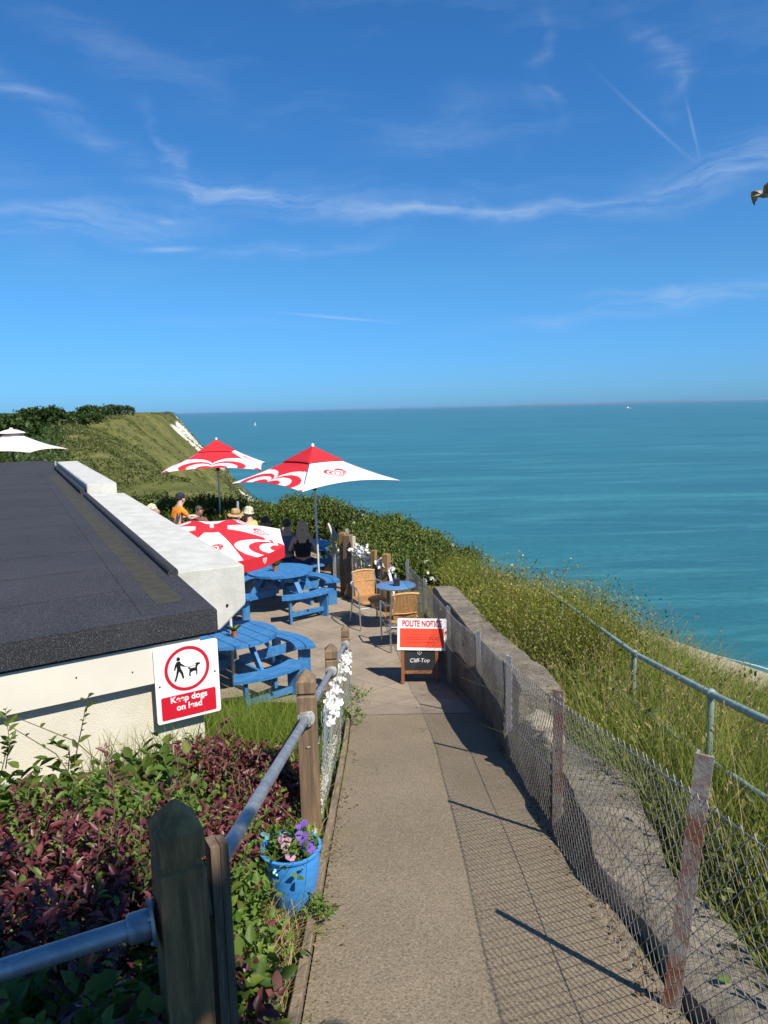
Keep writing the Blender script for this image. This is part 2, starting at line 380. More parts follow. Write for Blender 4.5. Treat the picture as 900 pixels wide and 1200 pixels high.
m_post = M('rusty_angle_post', (.30, .28, .25), .8, .2, var=.2, vscale=6, c2=(.20, .065, .025), cover=(.42, .55), bump=.4, bscale=40)
m_post_grey = M('grey_angle_post', (.31, .32, .33), .75, .2, var=.2, vscale=6, c2=(.20, .15, .11), cover=(.58, .72), bump=.3, bscale=40)
m_wire = M('chain_link_wire', (.30, .29, .28), .55, .6, var=.3, vscale=5, c2=(.13, .09, .065), cover=(.55, .75))
m_net = M('garden_netting', (.48, .55, .58), .6, .2, var=.25, vscale=4, c2=(.35, .45, .52))
m_blue = M('blue_painted_timber', (.030, .155, .375), .5, var=.25, vscale=9, stretch=(1, 3, 1), c2=(.075, .21, .41), bump=.35, bscale=45, cover=(.46, .72), bdist=.006)
m_alu = M('aluminium_tube', (.55, .56, .57), .35, .9, var=.08)
m_pole = M('pale_parasol_pole', (.58, .58, .56), .45, .15, var=.06)
m_white_metal = M('white_painted_metal', (.72, .72, .70), .4, .1, var=.05)
m_rattan = M('rattan_weave', (.48, .27, .11), .6, var=.25, vscale=30, bump=.3, bscale=80)
m_rattan_dk = M('rattan_shaded_weave', (.36, .20, .08), .6, var=.3, vscale=30, bump=.3, bscale=80)
m_bistro = M('bistro_blue_top', (.10, .22, .42), .35, .1, var=.12, vscale=9)
m_black = M('black_plastic', (.02, .02, .022), .5, var=.2)
m_terra = M('terracotta', (.35, .12, .06), .8, var=.2)
m_red = M('parasol_red', (.68, .022, .035), .7, var=.05, vscale=5, bump=.15, bscale=12, bdist=.02)
m_red_dk = M('parasol_vent_red', (.60, .018, .028), .7, var=.08, vscale=5, bump=.25, bscale=12, bdist=.02)
m_white_cloth = M('parasol_white', (.80, .80, .80), .75, var=.04, vscale=5, bump=.15, bscale=12, bdist=.02)
m_pink_cloth = M('pale_pink_canvas', (.76, .68, .66), .8, var=.04, vscale=3, bump=.15, bscale=10, bdist=.02)
for mm in (m_red, m_red_dk, m_white_cloth, m_pink_cloth):
    t = NT(mm.node_tree); p = next(n for n in t.n if n.type == 'BSDF_PRINCIPLED'); out = next(n for n in t.n if n.type == 'OUTPUT_MATERIAL')
    tr = t.new('ShaderNodeBsdfTranslucent'); t.l.new(p.inputs['Base Color'].links[0].from_socket, tr.inputs[0]); mx = t.new('ShaderNodeMixShader'); mx.inputs[0].default_value = .22
    t.l.new(p.outputs[0], mx.inputs[1]); t.l.new(tr.outputs[0], mx.inputs[2]); t.l.new(mx.outputs[0], out.inputs[0])
m_signwhite = M('sign_white', (.78, .78, .78), .35, var=.02)
m_signred = M('sign_red', (.52, .012, .03), .35, var=.05)
m_signblack = M('sign_black', (.012, .012, .014), .4, var=.1)
m_orange_red = M('notice_orange_red', (.78, .075, .035), .4, var=.06)
m_board = M('chalkboard', (.012, .015, .018), .6, var=.3)
m_chalk = M('chalk_line', (.72, .74, .74), .9, var=.1)
m_boardwood = M('stained_pine', (.22, .085, .030), .5, var=.3, vscale=6, stretch=(5, 5, .8))
m_potblue = M('blue_planter', (.045, .25, .62), .4, var=.08, vscale=4, c2=(.09, .32, .66), cover=(.55, .8))
m_soil = M('dark_soil', (.035, .026, .018), 1, var=.4, vscale=20)
m_petal_w = leafmat('white_petals', [(.75, .75, .70), (.82, .82, .80), (.80, .79, .70)], .3)
m_petal_p = leafmat('purple_petals', [(.16, .06, .42), (.28, .15, .60), (.20, .10, .5)], .3)
m_petal_k = leafmat('pink_petals', [(.42, .18, .32), (.55, .35, .45), (.5, .28, .4)], .3)
m_petal_y = leafmat('yellow_petals', [(.62, .50, .06), (.70, .62, .16), (.55, .50, .10)], .3)
m_skin = M('skin_light', (.52, .30, .21), .55, var=.06)
m_skin_tan = M('skin_tanned', (.30, .15, .09), .55, var=.06)
L_green = leafmat('leaf_mid_green', [(.045, .095, .014), (.085, .150, .022), (.145, .20, .034), (.062, .115, .02), (.19, .22, .045)], .42)
L_olive = leafmat('leaf_olive', [(.065, .095, .015), (.115, .14, .022), (.175, .18, .035), (.095, .12, .02), (.22, .21, .05)])
L_dark = leafmat('leaf_dark_green', [(.026, .058, .012), (.045, .085, .016), (.075, .115, .022), (.034, .066, .014)])
L_bright = leafmat('leaf_bright_green', [(.06, .12, .015), (.11, .19, .025), (.16, .24, .04), (.08, .15, .02)])
L_purple = leafmat('leaf_purple', [(.06, .014, .020), (.115, .026, .034), (.18, .042, .05), (.085, .022, .03), (.22, .075, .07), (.06, .035, .02)], .3, .4, .45)
L_grass = leafmat('grass_blade', [(.10, .16, .018), (.155, .215, .022), (.22, .25, .04), (.30, .27, .07), (.13, .20, .02), (.38, .33, .12)], .35, .6, .2)
L_straw = leafmat('dry_straw', [(.32, .24, .12), (.42, .33, .18), (.25, .18, .09)], .3, .7, .2)
L_gr2 = leafmat('lush_grass_blade', [(.07, .13, .015), (.11, .18, .02), (.16, .23, .03), (.22, .23, .05)], .35, .6, .2)
m_bark = M('bark', (.09, .065, .045), .95, var=.3, vscale=10, bump=.6, bscale=40)
m_stem = M('thin_stem', (.10, .09, .035), .8, var=.3)
m_stone = M('white_pebble', (.50, .45, .35), .8, var=.2, vscale=14)

# ------------------------------------------------------------------ terrain heights
YS = dict(
 ye=[-40, 0, 4, 8, 10, 12, 13.5, 16, 20, 25, 50, 100, 200, 320, 450, 650, 820, 900, 1000, 1400, 2600],
 xe=[3.6, 3.4, 3.3, 3.3, 3.1, 2.6, 1.6, .9, -.4, -3.2, -19, -42, -86, -112, -136, -187, -237, -257, -288, -410, -800])
def edge_x(y): return np.interp(y, YS['ye'], YS['xe'])
def coast_x(y): return np.interp(y, [-300, 0, 584, 700, 820, 900, 1000, 1400, 2600], [370, 208, -108, -142, -172, -194, -222, -345, -740])
def zpath(y):
    a = 1.88-.215*np.asarray(y, float)
    return .5*(a+np.sqrt(a*a+.012))
SEA = -70.0
def zground(x, y):
    x = np.asarray(x, float); y = np.asarray(y, float)
    zp = zpath(y)
    zl = np.interp(y, [-40, 2, 4, 5.2, 6.5, 7.7, 9], [9.5, 1.62, 1.27, 1.12, .60, .0, 0])
    zr = np.interp(y, [-40, 2, 4, 6, 9, 12, 16, 30], [9.5, 1.30, 1.02, .66, .2, .0, -.15, 0])-.125*np.clip(x-1.4, 0, None)
    a = sstep(-x, .42, 1.1); b = sstep(x, 1.08, 1.28)
    fence_b = np.where(y > 9, sstep(x, np.interp(y, [9, 10.5, 12, 12.8, 13.6, 14.3, 17, 20], [1.0, .8, .5, .05, -.45, -.8, -1.2, -1.6]), np.interp(y, [9, 10.5, 12, 12.8, 13.6, 14.3, 17, 20], [1.25, 1.1, .9, .5, .1, -.2, -.6, -1.0])), b)
    near = (zp*(1-a)+zl*a)*(1-fence_b)+zr*fence_b-.03
    # inland plateau beyond the terrace
    up = np.interp(y, [18, 25, 60, 100, 200, 450, 900, 1400, 2600], [0, .0, .8, 1.6, 2.6, 3.6, 4.6, 6.5, 9])
    inl = up+np.clip(-(x-edge_x(y)), 0, 300)*.012*sstep(y, 25, 80)
    k = sstep(y, 17, 26)
    z0 = near*(1-k)+inl*k
    xe = edge_x(y); s = x-xe
    ze = z0
    slope = np.interp(y, [0, 15, 30, 200, 500, 700, 850, 900, 1000, 1400], [1.0, .9, .9, .95, 1.1, 1.45, 1.9, 2.2, 2.0, 2.0])
    sp = np.clip(s, 0, None)
    rough = sstep(sp, 1, 12)*(vnoise(x, y, 1/34, 1)*3.2+vnoise(x, y, 1/13, 2)*1.3+vnoise(x, y, 1/80, 5)*5)*sstep(y, 25, 120)
    soft = np.sqrt(sp*sp+(np.interp(y, [0, 30, 200, 900], [.3, 1.5, 8, 14]))**2)-np.interp(y, [0, 30, 200, 900], [.3, 1.5, 8, 14])
    z1 = ze-slope*soft+rough
    d = coast_x(y)-x
    z2 = SEA+np.where(d > 0, .10*d+.0009*np.clip(d, 0, 90)**2, .10*d)+vnoise(x, y, 1/25, 3)*.8*sstep(d, 22, 50)
    z2 = np.minimum(z2, SEA+30)
    z = np.where(s > 0, np.maximum(z1, z2), z0)
    return z+vnoise(x, y, 1/60, 4)*.6*sstep(y, 60, 200)
def zg(x, y): return float(zground(x, y))

# terrain sheet: rows in y, columns measured from the cliff edge
ys = np.concatenate([np.arange(-30, -2, 2.), np.arange(-2, 20, .25), np.geomspace(20, 2600, 170)])
ss = np.concatenate([-np.geomspace(900, 14, 26), np.arange(-13.5, 6, .25), np.geomspace(6, 900, 130)])
Yg, Sg = np.meshgrid(ys, ss, indexing='ij'); Xg = Sg+edge_x(Yg)
Zg = zground(Xg, Yg)
V = np.stack([Xg, Yg, Zg], -1).reshape(-1, 3); nr, nc = Xg.shape
ii = (np.arange(nr-1)[:, None]*nc+np.arange(nc-1)[None]).ravel()
F_ = np.stack([ii, ii+1, ii+nc+1, ii+nc], 1)
# cover: chalk faces, beach
m, t, p, out = base_mat('hillside_cover'); m_hill = m
tcn = t.new('ShaderNodeTexCoord'); ob = tcn.outputs['Object']
at1 = t.new('ShaderNodeAttribute', attribute_name='cover'); sp_ = t.new('ShaderNodeSeparateColor'); t.l.new(at1.outputs['Color'], sp_.inputs[0])
n1 = t.noise(ob, .045, 8, .65); n2 = t.noise(ob, .35, 6, .7); n3 = t.noise(ob, 3.0, 5, .7)
c = t.mix(t.mapr(n1, .38, .62), (.085, .098, .024, 1), (.185, .165, .055, 1))
c = t.mix(t.mapr(n2, .45, .66), c, (.045, .062, .014, 1)); c = t.mix(t.math('MULTIPLY', t.mapr(n3, .5, .75), .5), c, (.15, .14, .05, 1))
c = t.mix(sp_.outputs[2], c, (.085, .065, .038, 1))
chalk = t.mix(t.mapr(t.noise(ob, .25, 8, .7), .42, .62), (.74, .70, .60, 1), (.46, .42, .31, 1))
cm = t.mapr(t.math('ADD', sp_.outputs[0], t.math('MULTIPLY', t.math('SUBTRACT', n2, .5), 1.1)), .48, .56)
c = t.mix(cm, c, chalk)
sand = t.mix(t.mapr(t.noise(ob, .5, 6, .7), .35, .65), (.42, .36, .26, 1), (.30, .25, .18, 1))
c = t.mix(t.mapr(t.math('ADD', sp_.outputs[1], t.math('MULTIPLY', t.math('SUBTRACT', n2, .5), .6)), .4, .6), c, sand)
t.put(p.inputs['Base Color'], c); p.inputs['Roughness'].default_value = 1; p.inputs['Specular IOR Level'].default_value = .1
bumpn(t, p, t.math('ADD', n2, t.math('MULTIPLY', n3, .3)), .45, .5)
terrain = np_mesh('cliff_terrain', V, F_, m_hill, smooth=True); tag(terrain, kind='structure')
x, y, z = V[:, 0], V[:, 1], V[:, 2]; s_ = x-edge_x(y); dco = coast_x(y)-x
face = sstep(y, 430, 600)*sstep(s_, 10, 26)*sstep(-z, 4, 14)
face = sstep(y, 370, 480)*sstep(s_, 6, 15)
chalkv = face*(.80+.40*vnoise(x, y, 1/20, 11)+.30*vnoise(x, y+z*2, 1/55, 12)-.50*sstep(-z, 24, 40))+sstep(y, 820, 880)*sstep(s_, 5, 12)*.40
chalkv = np.maximum(chalkv, sstep(y, 370, 480)*sstep(-z, 36, 46)*sstep(dco, 4, 14)*(1-sstep(dco, 45, 75))*(.68+.5*vnoise(x, y, 1/18, 13)))
beach = (1-sstep(dco, 18, 30))*(z < SEA+7)
soil = (sstep(y, -40, -39)*(1-sstep(y, 9, 12)))*(x < .95)*(x > -30)*.9
colr = np.stack([np.clip(chalkv, 0, 1), np.clip(beach, 0, 1), np.clip(soil, 0, 1), np.ones_like(x)], 1)
ca = terrain.data.color_attributes.new('cover', 'FLOAT_COLOR', 'POINT'); ca.data.foreach_set('color', colr.astype(np.float32).ravel())

# sea: one sheet to the horizon
m, t, p, out = base_mat('sea_water'); m_sea = m
tcn = t.new('ShaderNodeTexCoord'); ob = tcn.outputs['Object']
w1 = t.noise(t.vmap(ob, rot=(0, 0, R(25)), scale=(1, 2.2, 1)), .22, 5, .6, .3); w2 = t.noise(t.vmap(ob, rot=(0, 0, R(-20)), scale=(1, 1.8, 1)), .9, 4, .6)
big = t.noise(t.vmap(ob, rot=(0, 0, R(30)), scale=(.5, 1.6, 1)), .004, 6, .62, .8); big2 = t.noise(t.vmap(ob, rot=(0, 0, R(48)), scale=(.35, 2.6, 1)), .011, 7, .66, 1.2)
c = t.mix(t.mapr(big, .40, .62), (.020, .108, .128, 1), (.026, .140, .158, 1)); c = t.mix(t.math('MULTIPLY', t.mapr(big2, .50, .68), .9), c, (.050, .200, .215, 1))
rip = t.noise(t.vmap(ob, rot=(0, 0, R(35)), scale=(.5, 2.4, 1)), .05, 6, .7, .6); c = t.mix(t.math('MULTIPLY', t.mapr(rip, .56, .74), .5), c, (.07, .22, .25, 1))
c = t.mix(t.math('MULTIPLY', t.mapr(w1, .45, .65), .55), c, (.014, .085, .105, 1))
t.put(p.inputs['Base Color'], c); p.inputs['Roughness'].default_value = .32; p.inputs['IOR'].default_value = 1.33; p.inputs['Specular IOR Level'].default_value = .28
bumpn(t, p, t.math('ADD', w1, t.math('MULTIPLY', w2, .35)), .35, 1.0)
mb = MB(); RS = 120000.
rings = [0, 60, 150, 300, 600, 1200, 2500, 6000, 15000, 40000, RS]; nseg = 96
vs_ = [(0, 0, SEA)]; fs_ = []
for i, r in enumerate(rings[1:]):
    for j in range(nseg): a = 2*math.pi*j/nseg; vs_.append((r*math.cos(a), 200+r*math.sin(a), SEA))
vs_[0] = (0, 200, SEA)
for j in range(nseg): fs_.append((0, 1+j, 1+(j+1) % nseg))
for i in range(len(rings)-2):
    for j in range(nseg): a0 = 1+i*nseg; fs_.append((a0+j, a0+nseg+j, a0+nseg+(j+1) % nseg, a0+(j+1) % nseg))
mb.add(vs_, fs_); sea = mb.build('sea', m_sea); tag(sea, kind='structure')
# surf line along the beach
m_foam = M('surf_foam', (.40, .47, .46), .8, var=.2, vscale=.2)
yy = np.arange(60, 700, 3.); xx = coast_x(yy)+vnoise(yy, yy*0, 1/9, 21)*1.2
wv = 1.0+.8*vnoise(yy, yy*0+5, 1/14, 22)
mb = MB(); pts = []
for a_, b_, w_ in zip(xx, yy, wv): pts += [(a_+.2, b_, SEA+.05), (a_+.2+max(.2, w_)*.8, b_, SEA+.05)]
mb.add(pts, [(2*i, 2*i+1, 2*i+3, 2*i+2) for i in range(len(yy)-1)]); tag(mb.build('surf', m_foam), kind='structure')

# far shore on the horizon
mb = MB(); m_far = M('far_shore_land', (.14, .17, .12), 1, var=.1, vscale=.0002)
prof = [(x_, 40+60*(0.5+.5*vnoise(x_, 0, 1/2600, 31))) for x_ in np.linspace(-9000, 9000, 60)]
for i in range(59):
    (x0, h0), (x1, h1) = prof[i], prof[i+1]
    e0 = min(1, i/12, (59-i)/12); e1 = min(1, (i+1)/12, (58-i)/12)
    mb.add([(x0, 0, SEA-5), (x1, 0, SEA-5), (x1, 0, SEA+h1*e1), (x0, 0, SEA+h0*e0), (x0, 6000, SEA-5), (x1, 6000, SEA-5), (x1, 4000, SEA+h1*e1), (x0, 4000, SEA+h0*e0)], [(0,1,2,3), (3,2,6,7), (7,6,5,4)])
far = mb.build('far_shore', m_far, X=Matrix.Translation((15500, 46000, 0))); tag(far, kind='structure')

# ------------------------------------------------------------------ path and terrace sheets
def strip(name, ylist, xl, xr, mat, dz, nx=8):
    yl = np.array(ylist); U = np.linspace(0, 1, nx+1)
    X_ = np.array([[xl(a)+(xr(a)-xl(a))*u for u in U] for a in yl]); Y_ = np.repeat(yl[:, None], nx+1, 1)
    Z_ = zpath(Y_)+dz+vnoise(X_, Y_, 1.1, 41)*.006
    V_ = np.stack([X_, Y_, Z_], -1).reshape(-1, 3); n_ = nx+1
    q = (np.arange(len(yl)-1)[:, None]*n_+np.arange(nx)[None]).ravel()
    return tag(np_mesh(name, V_, np.stack([q, q+1, q+n_+1, q+n_], 1), mat, smooth=True), kind='structure')
pathL = lambda y: np.interp(y, [-8, 2.3, 6.4, 9.2], [-.32, -.33, -.37, -.45])
pathR = lambda y: np.interp(y, [-8, 2.3, 7.6, 9.3, 10.5, 12], [1.0, 1.0, .99, .82, .68, .45])
strip('path', np.arange(-8, 7.51, .25), pathL, pathR, m_asph, .0)
# terrace: paved area beyond the path
tL = lambda y: np.interp(y, [7.5, 7.8, 8.2, 8.6, 9, 20], [-.40, -.48, -.9, -2.6, -7, -12.5])
tR = lambda y: np.interp(y, [7.5, 9.3, 10.5, 12, 12.8, 13.6, 14.3, 17, 19], [.99, .82, .68, .45, .02, -.5, -.85, -1.3, -2.2])
strip('terrace_paving', np.arange(7.5, 18.6, .25), tL, tR, m_pave, .004, 24)

# ------------------------------------------------------------------ cafe building
U = Vector((-.454, .891, 0)); Vv = Vector((.845, .535, 0)).normalized(); R0 = Vector((-1.18, 5.05, 0)); Zv = Vector((0, 0, 1))
def BP(t, v, z): return R0+U*t+Vv*v+Zv*z         # t metres back along the roof edge, v metres to the right, z height
bld = thing('cafe_building', 'low white rendered cafe building with flat black felt roof and white coping blocks', 'building', tuple(BP(10, -4, 0)), world=True)
def slab(mb, t0, t1, v0, v1, z0, z1, mi=0):
    c8 = [BP(t_, v_, z_) for z_ in (z0, z1) for t_, v_ in ((t0, v0), (t0, v1), (t1, v1), (t1, v0))]
    mb.add(c8, [(3,2,1,0),(4,5,6,7),(0,1,5,4),(1,2,6,5),(2,3,7,6),(3,0,4,7)], mi)
mb = MB(); slab(mb, .10, 20.2, -9, -.12, -.3, 1.955); wall_o = mb.build('wall', m_render, bld)
mb = MB(); slab(mb, .035, .098, -9, -.13, 1.69, 1.957); mb.build('fascia_board', m_cream, bld)
mb = MB(); slab(mb, 0, 20.5, -9.2, 0, 1.96, 2.15); roof_o = mb.build('roof', m_felt, bld)
rf = bmesh.new(); rf.from_mesh(roof_o.data); bmesh.ops.bevel(rf, geom=[e for e in rf.edges], offset=.02, segments=2, affect='EDGES'); rf.to_mesh(roof_o.data); rf.free()
mb = MB()
for k, tt in enumerate((.95, 1.95, 2.95, 4.0, 5.1, 6.2, 7.4, 8.6, 10, 11.4, 13, 14.8)): slab(mb, tt, tt+.028, -9, -.50, 2.149, 2.154)
slab(mb, .12, 20, -.50, -.47, 2.149, 2.1545)
slab(mb, .25, .29, -1.9, -1.86, 2.149, 2.153)
mb.build('felt_seams', m_felt, roof_o)
mb = MB(); slab(mb, .35, 14, -.36, -.17, 2.148, 2.1515); mb.build('grime_strip', m_moss, roof_o)
# rolled felt upstand beside the coping
mb = MB(); mb.tube([BP(tt, -.045, 2.165) for tt in np.linspace(1.28, 8.5, 10)], .045, 10); mb.tube([BP(tt, -.05, 2.19) for tt in np.linspace(8.9, 16, 8)], .05, 10); mb.build('felt_upstand', m_felt, bld, smooth=True)
def coping(t0, t1, w, prof):
    mb = MB(); n = len(prof); seg = 10
    for k in range(seg+1):
        for v_, z_ in prof: mb.v.append(tuple(BP(t0+(t1-t0)*k/seg, v_, z_+random.uniform(-.003, .003))))
    for k in range(seg):
        for i in range(n): mb.f.append([k*n+i, k*n+(i+1) % n, (k+1)*n+(i+1) % n, (k+1)*n+i]); mb.m.append(0)
    mb.f.append(list(range(n))); mb.f.append([seg*n+i for i in range(n)]); mb.m += [0, 0]
    o = mb.build('coping_block', m_coping, bld); b = bmesh.new(); b.from_mesh(o.data)
    bmesh.ops.bevel(b, geom=[e for e in b.edges if e.calc_face_angle(0) > .5], offset=.012, segments=2, affect='EDGES'); b.to_mesh(o.data); b.free()
    return o
c1 = coping(1.38, 8.7, .6, [(.003, 2.15), (.62, 2.13), (.62, 1.76), (.36, 1.56), (.003, 1.56)])
c2 = coping(8.72, 16.3, .5, [(.003, 2.32), (.5, 2.32), (.5, 2.0), (.3, 1.8), (.003, 1.8)])
mb = MB(); mb.lathe([(1e-4, 0), (.012, 0), (.012, .01), (1e-4, .012)], 10, frame(BP(1.378, .44, 1.78), Vv, Zv)); mb.build('drip_hole', m_black, c1)
mb = MB(); slab(mb, .13, .16, -.165, -.125, -.1, 1.66); mb.build('corner_bead', m_white_metal, bld)
for k, (v_, z_) in enumerate(((-.95, 1.84), (-.6, 1.80), (-1.7, 1.85))):
    mb = MB(); mb.lathe([(1e-4, 0), (.006, 0), (.004, .004), (1e-4, .005)], 8, frame(BP(.0345, v_, z_), Vv, Zv)); mb.build('screw', m_black, bld)

# dog sign on the wall
sg = thing('dog_sign', 'white and red rectangular sign of a walker with a dog on the cream fascia board', 'sign', tuple(BP(.02, -.24, 1.40)), world=True)
SX = frame(BP(.020, -.235, 1.66), Vv, Zv)
def rrect(w, h, r, n=5):
    pts = []
    for cx, cy, a0 in ((w/2-r, h/2-r, 0), (-w/2+r, h/2-r, 90), (-w/2+r, -h/2+r, 180), (w/2-r, -h/2+r, 270)):
        for i in range(n+1): a = R(a0+90*i/n); pts.append((cx+r*math.cos(a), cy+r*math.sin(a)))
    return pts
SW, SH = .45, .535
mb = MB(); mb.prism(rrect(SW, SH, .018), -.012, -.003, SX); mb.build('panel', m_signwhite, sg)
mb = MB()
for k in range(64):
    a0, a1 = 2*math.pi*k/64, 2*math.pi*(k+1)/64; ro, ri, cy = .158, .135, .093
    mb.prism([(ri*math.cos(a0), cy+ri*math.sin(a0)), (ro*math.cos(a0), cy+ro*math.sin(a0)), (ro*math.cos(a1), cy+ro*math.sin(a1)), (ri*math.cos(a1), cy+ri*math.sin(a1))], -.0028, -.0014, SX)
mb.build('ring', m_signred, sg)
mb = MB(); mb.prism(rrect(.385, .165, .012), -.0028, -.0014, SX @ Matrix.Translation((0, -.165, 0))); mb.build('text_panel', m_signred, sg)
def poly(mb, pts, X, s=1.0, o=(0, 0)): mb.prism([(o[0]+s*a, o[1]+s*b) for a, b in pts], -.0026, -.0010, X)
mb = MB()      # walker
mb.prism([(-.058+.013*math.cos(a), .170+.014*math.sin(a)) for a in np.linspace(0, 2*math.pi, 14)[:-1]], -.0026, -.001, SX)
poly(mb, [(-.070, .152), (-.046, .152), (-.043, .138), (-.016, .114), (-.019, .107), (-.046, .122), (-.044, .098), (-.030, .068), (-.024, .028), (-.036, .026), (-.044, .060), (-.057, .082), (-.068, .050), (-.082, .014), (-.094, .018), (-.080, .056), (-.071, .100), (-.073, .122), (-.083, .092), (-.092, .096), (-.084, .130)], SX)
mb.build('walker_symbol', m_signblack, sg)
mb = MB()      # dog
poly(mb, [(.012, .100), (.024, .088), (.058, .088), (.062, .110), (.058, .122), (.066, .118), (.074, .122), (.092, .116), (.093, .108), (.080, .103), (.074, .098), (.070, .082), (.070, .060), (.069, .036), (.060, .036), (.061, .062), (.054, .066), (.036, .064), (.026, .060), (.020, .048), (.024, .034), (.014, .032), (.010, .048), (.014, .066), (.016, .082), (.006, .094)], SX)
mb.build('dog_symbol', m_signblack, sg)
mb = MB(); poly(mb, [(-.017, .112), (.012, .100), (.040, .103), (.060, .100), (.060, .098), (.040, .1005), (.012, .0975), (-.018, .1095)], SX); mb.build('lead_line', m_signblack, sg)
text('lettering', 'Keep dogs\non lead', .060, m_signwhite, SX @ Matrix.Translation((0, -.145, -.001)), sg, bold=.0016, spacing=1.02)
for sx_, sy_ in ((-.195, -.0), (.195, .03)):
    mb = MB(); mb.lathe([(1e-4, 0), (.007, 0), (.005, .004), (1e-4, .005)], 10, SX @ Matrix.Translation((sx_, sy_, -.003))); mb.build('screw', m_black, sg)

# ------------------------------------------------------------------ low concrete wall on the right of the path
wl = lambda y: np.interp(y, [-2, 2.3, 5.7, 6.5, 7.5, 8.5, 9.3, 10.8], [1.03, 1.02, 1.02, 1.01, 1.0, .93, .84, .68])
def wall_piece(y0, y1, top, width, amp, n, name, label, mat=None, seed=0, cat='wall'):
    yy = np.linspace(y0, y1, n); V_ = []; k = 9
    for i, y_ in enumerate(yy):
        x0 = float(wl(y_))+amp*vnoise(y_, 0, 2.1, seed)*.6; x1 = x0+width(y_)+amp*vnoise(y_, 3, 1.7, seed+1)
        tz = float(top(y_)); zb = min(zg(x0, y_), float(zpath(y_)))-.25
        e = amp*.5
        prof = [(x0, zb), (x0-.01, (zb+tz)/2), (x0, tz-.05), (x0+.025, tz-.006), ((x0*2+x1)/3, tz), ((x0+2*x1)/3, tz-.004), (x1-.03, tz-.012), (x1, tz-.06), (x1+.02, zb)]
        for q, (a, b) in enumerate(prof):
            V_.append((a+e*.6*vnoise(y_, q, 3.3, seed+2), y_+e*.3*vnoise(y_, q, 2.3, seed+7), b+(e*.7*vnoise(y_*1.0, a*3, 2.7, seed+3) if 1 < q < 8 else 0)))
    F2 = [[i*k+q, i*k+q+1, (i+1)*k+q+1, (i+1)*k+q] for i in range(n-1) for q in range(k-1)]
    mb = MB(); mb.v = V_; mb.f = F2+[list(range(k)), [(n-1)*k+q for q in range(k)]]; mb.m = [0]*len(mb.f)
    return tag(mb.build(name, mat or m_conc, smooth=True), label, cat)
wall_piece(5.55, 10.7, lambda y: np.interp(y, [5.5, 6.2, 6.6, 7.5, 8.5, 10.7], [1.30, 1.27, 1.18, 1.02, .93, .88]), lambda y: .36, .022, 44, 'concrete_wall', 'tall flat topped stretch of old grey concrete wall beyond the broken end', seed=51)
wall_piece(-1.5, 5.50, lambda y: np.interp(y, [-1.5, 1.8, 2.4, 3.0, 3.6, 4.2, 4.6, 4.9, 5.6], [2.2, 1.56, 1.43, 1.36, 1.32, 1.28, 1.20, 1.14, 1.10]), lambda y: np.interp(y, [0, 2.5, 4.5, 5.6], [.36, .33, .35, .3]), .10, 70, 'crumbling_wall', 'low crumbling concrete wall at lower right behind the chain link fence', seed=61)
for k, (x_, y_, z_, s) in enumerate(((1.14, 5.30, 1.12, .12), (1.16, 4.98, 1.16, .08))):
    bm = bmesh.new(); bmesh.ops.create_icosphere(bm, subdivisions=3, radius=1)
    for v in bm.verts:
        f = 1+.22*float(vnoise(v.co.x*2+k*7, v.co.y*2+v.co.z, 1.0, 71)); v.co = Vector((v.co.x*1.1, v.co.y*1.4, v.co.z*.6))*f*s
    me = bpy.data.meshes.new('rubble_block'); bm.to_mesh(me); bm.free(); me.materials.append(m_rubble)
    o = link('rubble_block', me); o.location = (x_, y_, z_)
    tag(o, ('larger pale lump of broken rubble at the step in the concrete wall', 'smaller pale lump of broken rubble on the low end of the wall')[k], 'rubble', 'pale rubble on the wall')

# ------------------------------------------------------------------ chain link fence
fx = lambda y: np.interp(y, [-1, 2.35, 5.6, 7.4, 8.9, 10.5, 12.0], [.95, .95, .95, .925, .78, .60, .36])
def ftop(y): return zpath(y)+np.interp(y, [0, 2.35, 4, 5.6, 7.3, 9, 12], [.92, .90, .85, .84, .88, .98, .98])
cl = thing('chain_link_fence', 'chain link fence on metal angle posts along the right edge of the path', 'fence', (.95, 4, float(zpath(4))), world=True)
for k, y_ in enumerate((.6, 2.35, 3.97, 5.6, 7.3, 8.95, 10.6, 12.0)):
    x_ = float(fx(y_)); z0 = float(zpath(y_)); z1 = float(ftop(y_))+.035
    lx, ly = ((.055, .04), (.115, .02), (.0, .0), (.0, 0), (.0, 0), (-.01, 0), (-.02, 0), (0, 0))[k]
    mb = MB(); a = .060 if k < 3 else .050
    d1 = Vector((.64, -.77, 0)); d1.rotate(Euler((0, 0, R(14)))); d2 = Vector((-d1.y, d1.x, 0)); c0 = Vector((x_, y_, 0))
    for p_, q_, w_, h_ in ((d1, d2, a, .008), (d2, d1, .026, .008)):
        cc = c0 if w_ == a else c0+d2*.017-d1*(a/2-.004)
        mb.add([tuple(cc+p_*(sx_*w_/2)+q_*(sy_*h_/2)+Vector((lx if zz > z0 else 0, ly if zz > z0 else 0, zz))) for zz in (z0-.2, z1) for sx_, sy_ in ((-1,-1),(1,-1),(1,1),(-1,1))],
               [(3,2,1,0),(4,5,6,7),(0,1,5,4),(1,2,6,5),(2,3,7,6),(3,0,4,7)])
    o = mb.build('post', m_post if k in (0, 1, 2) else m_post_grey, cl)
    if k in (1, 2): o['label'] = ('near rusty streaked angle post', 'grey post with a rusty lower half')[k-1]
A = .034
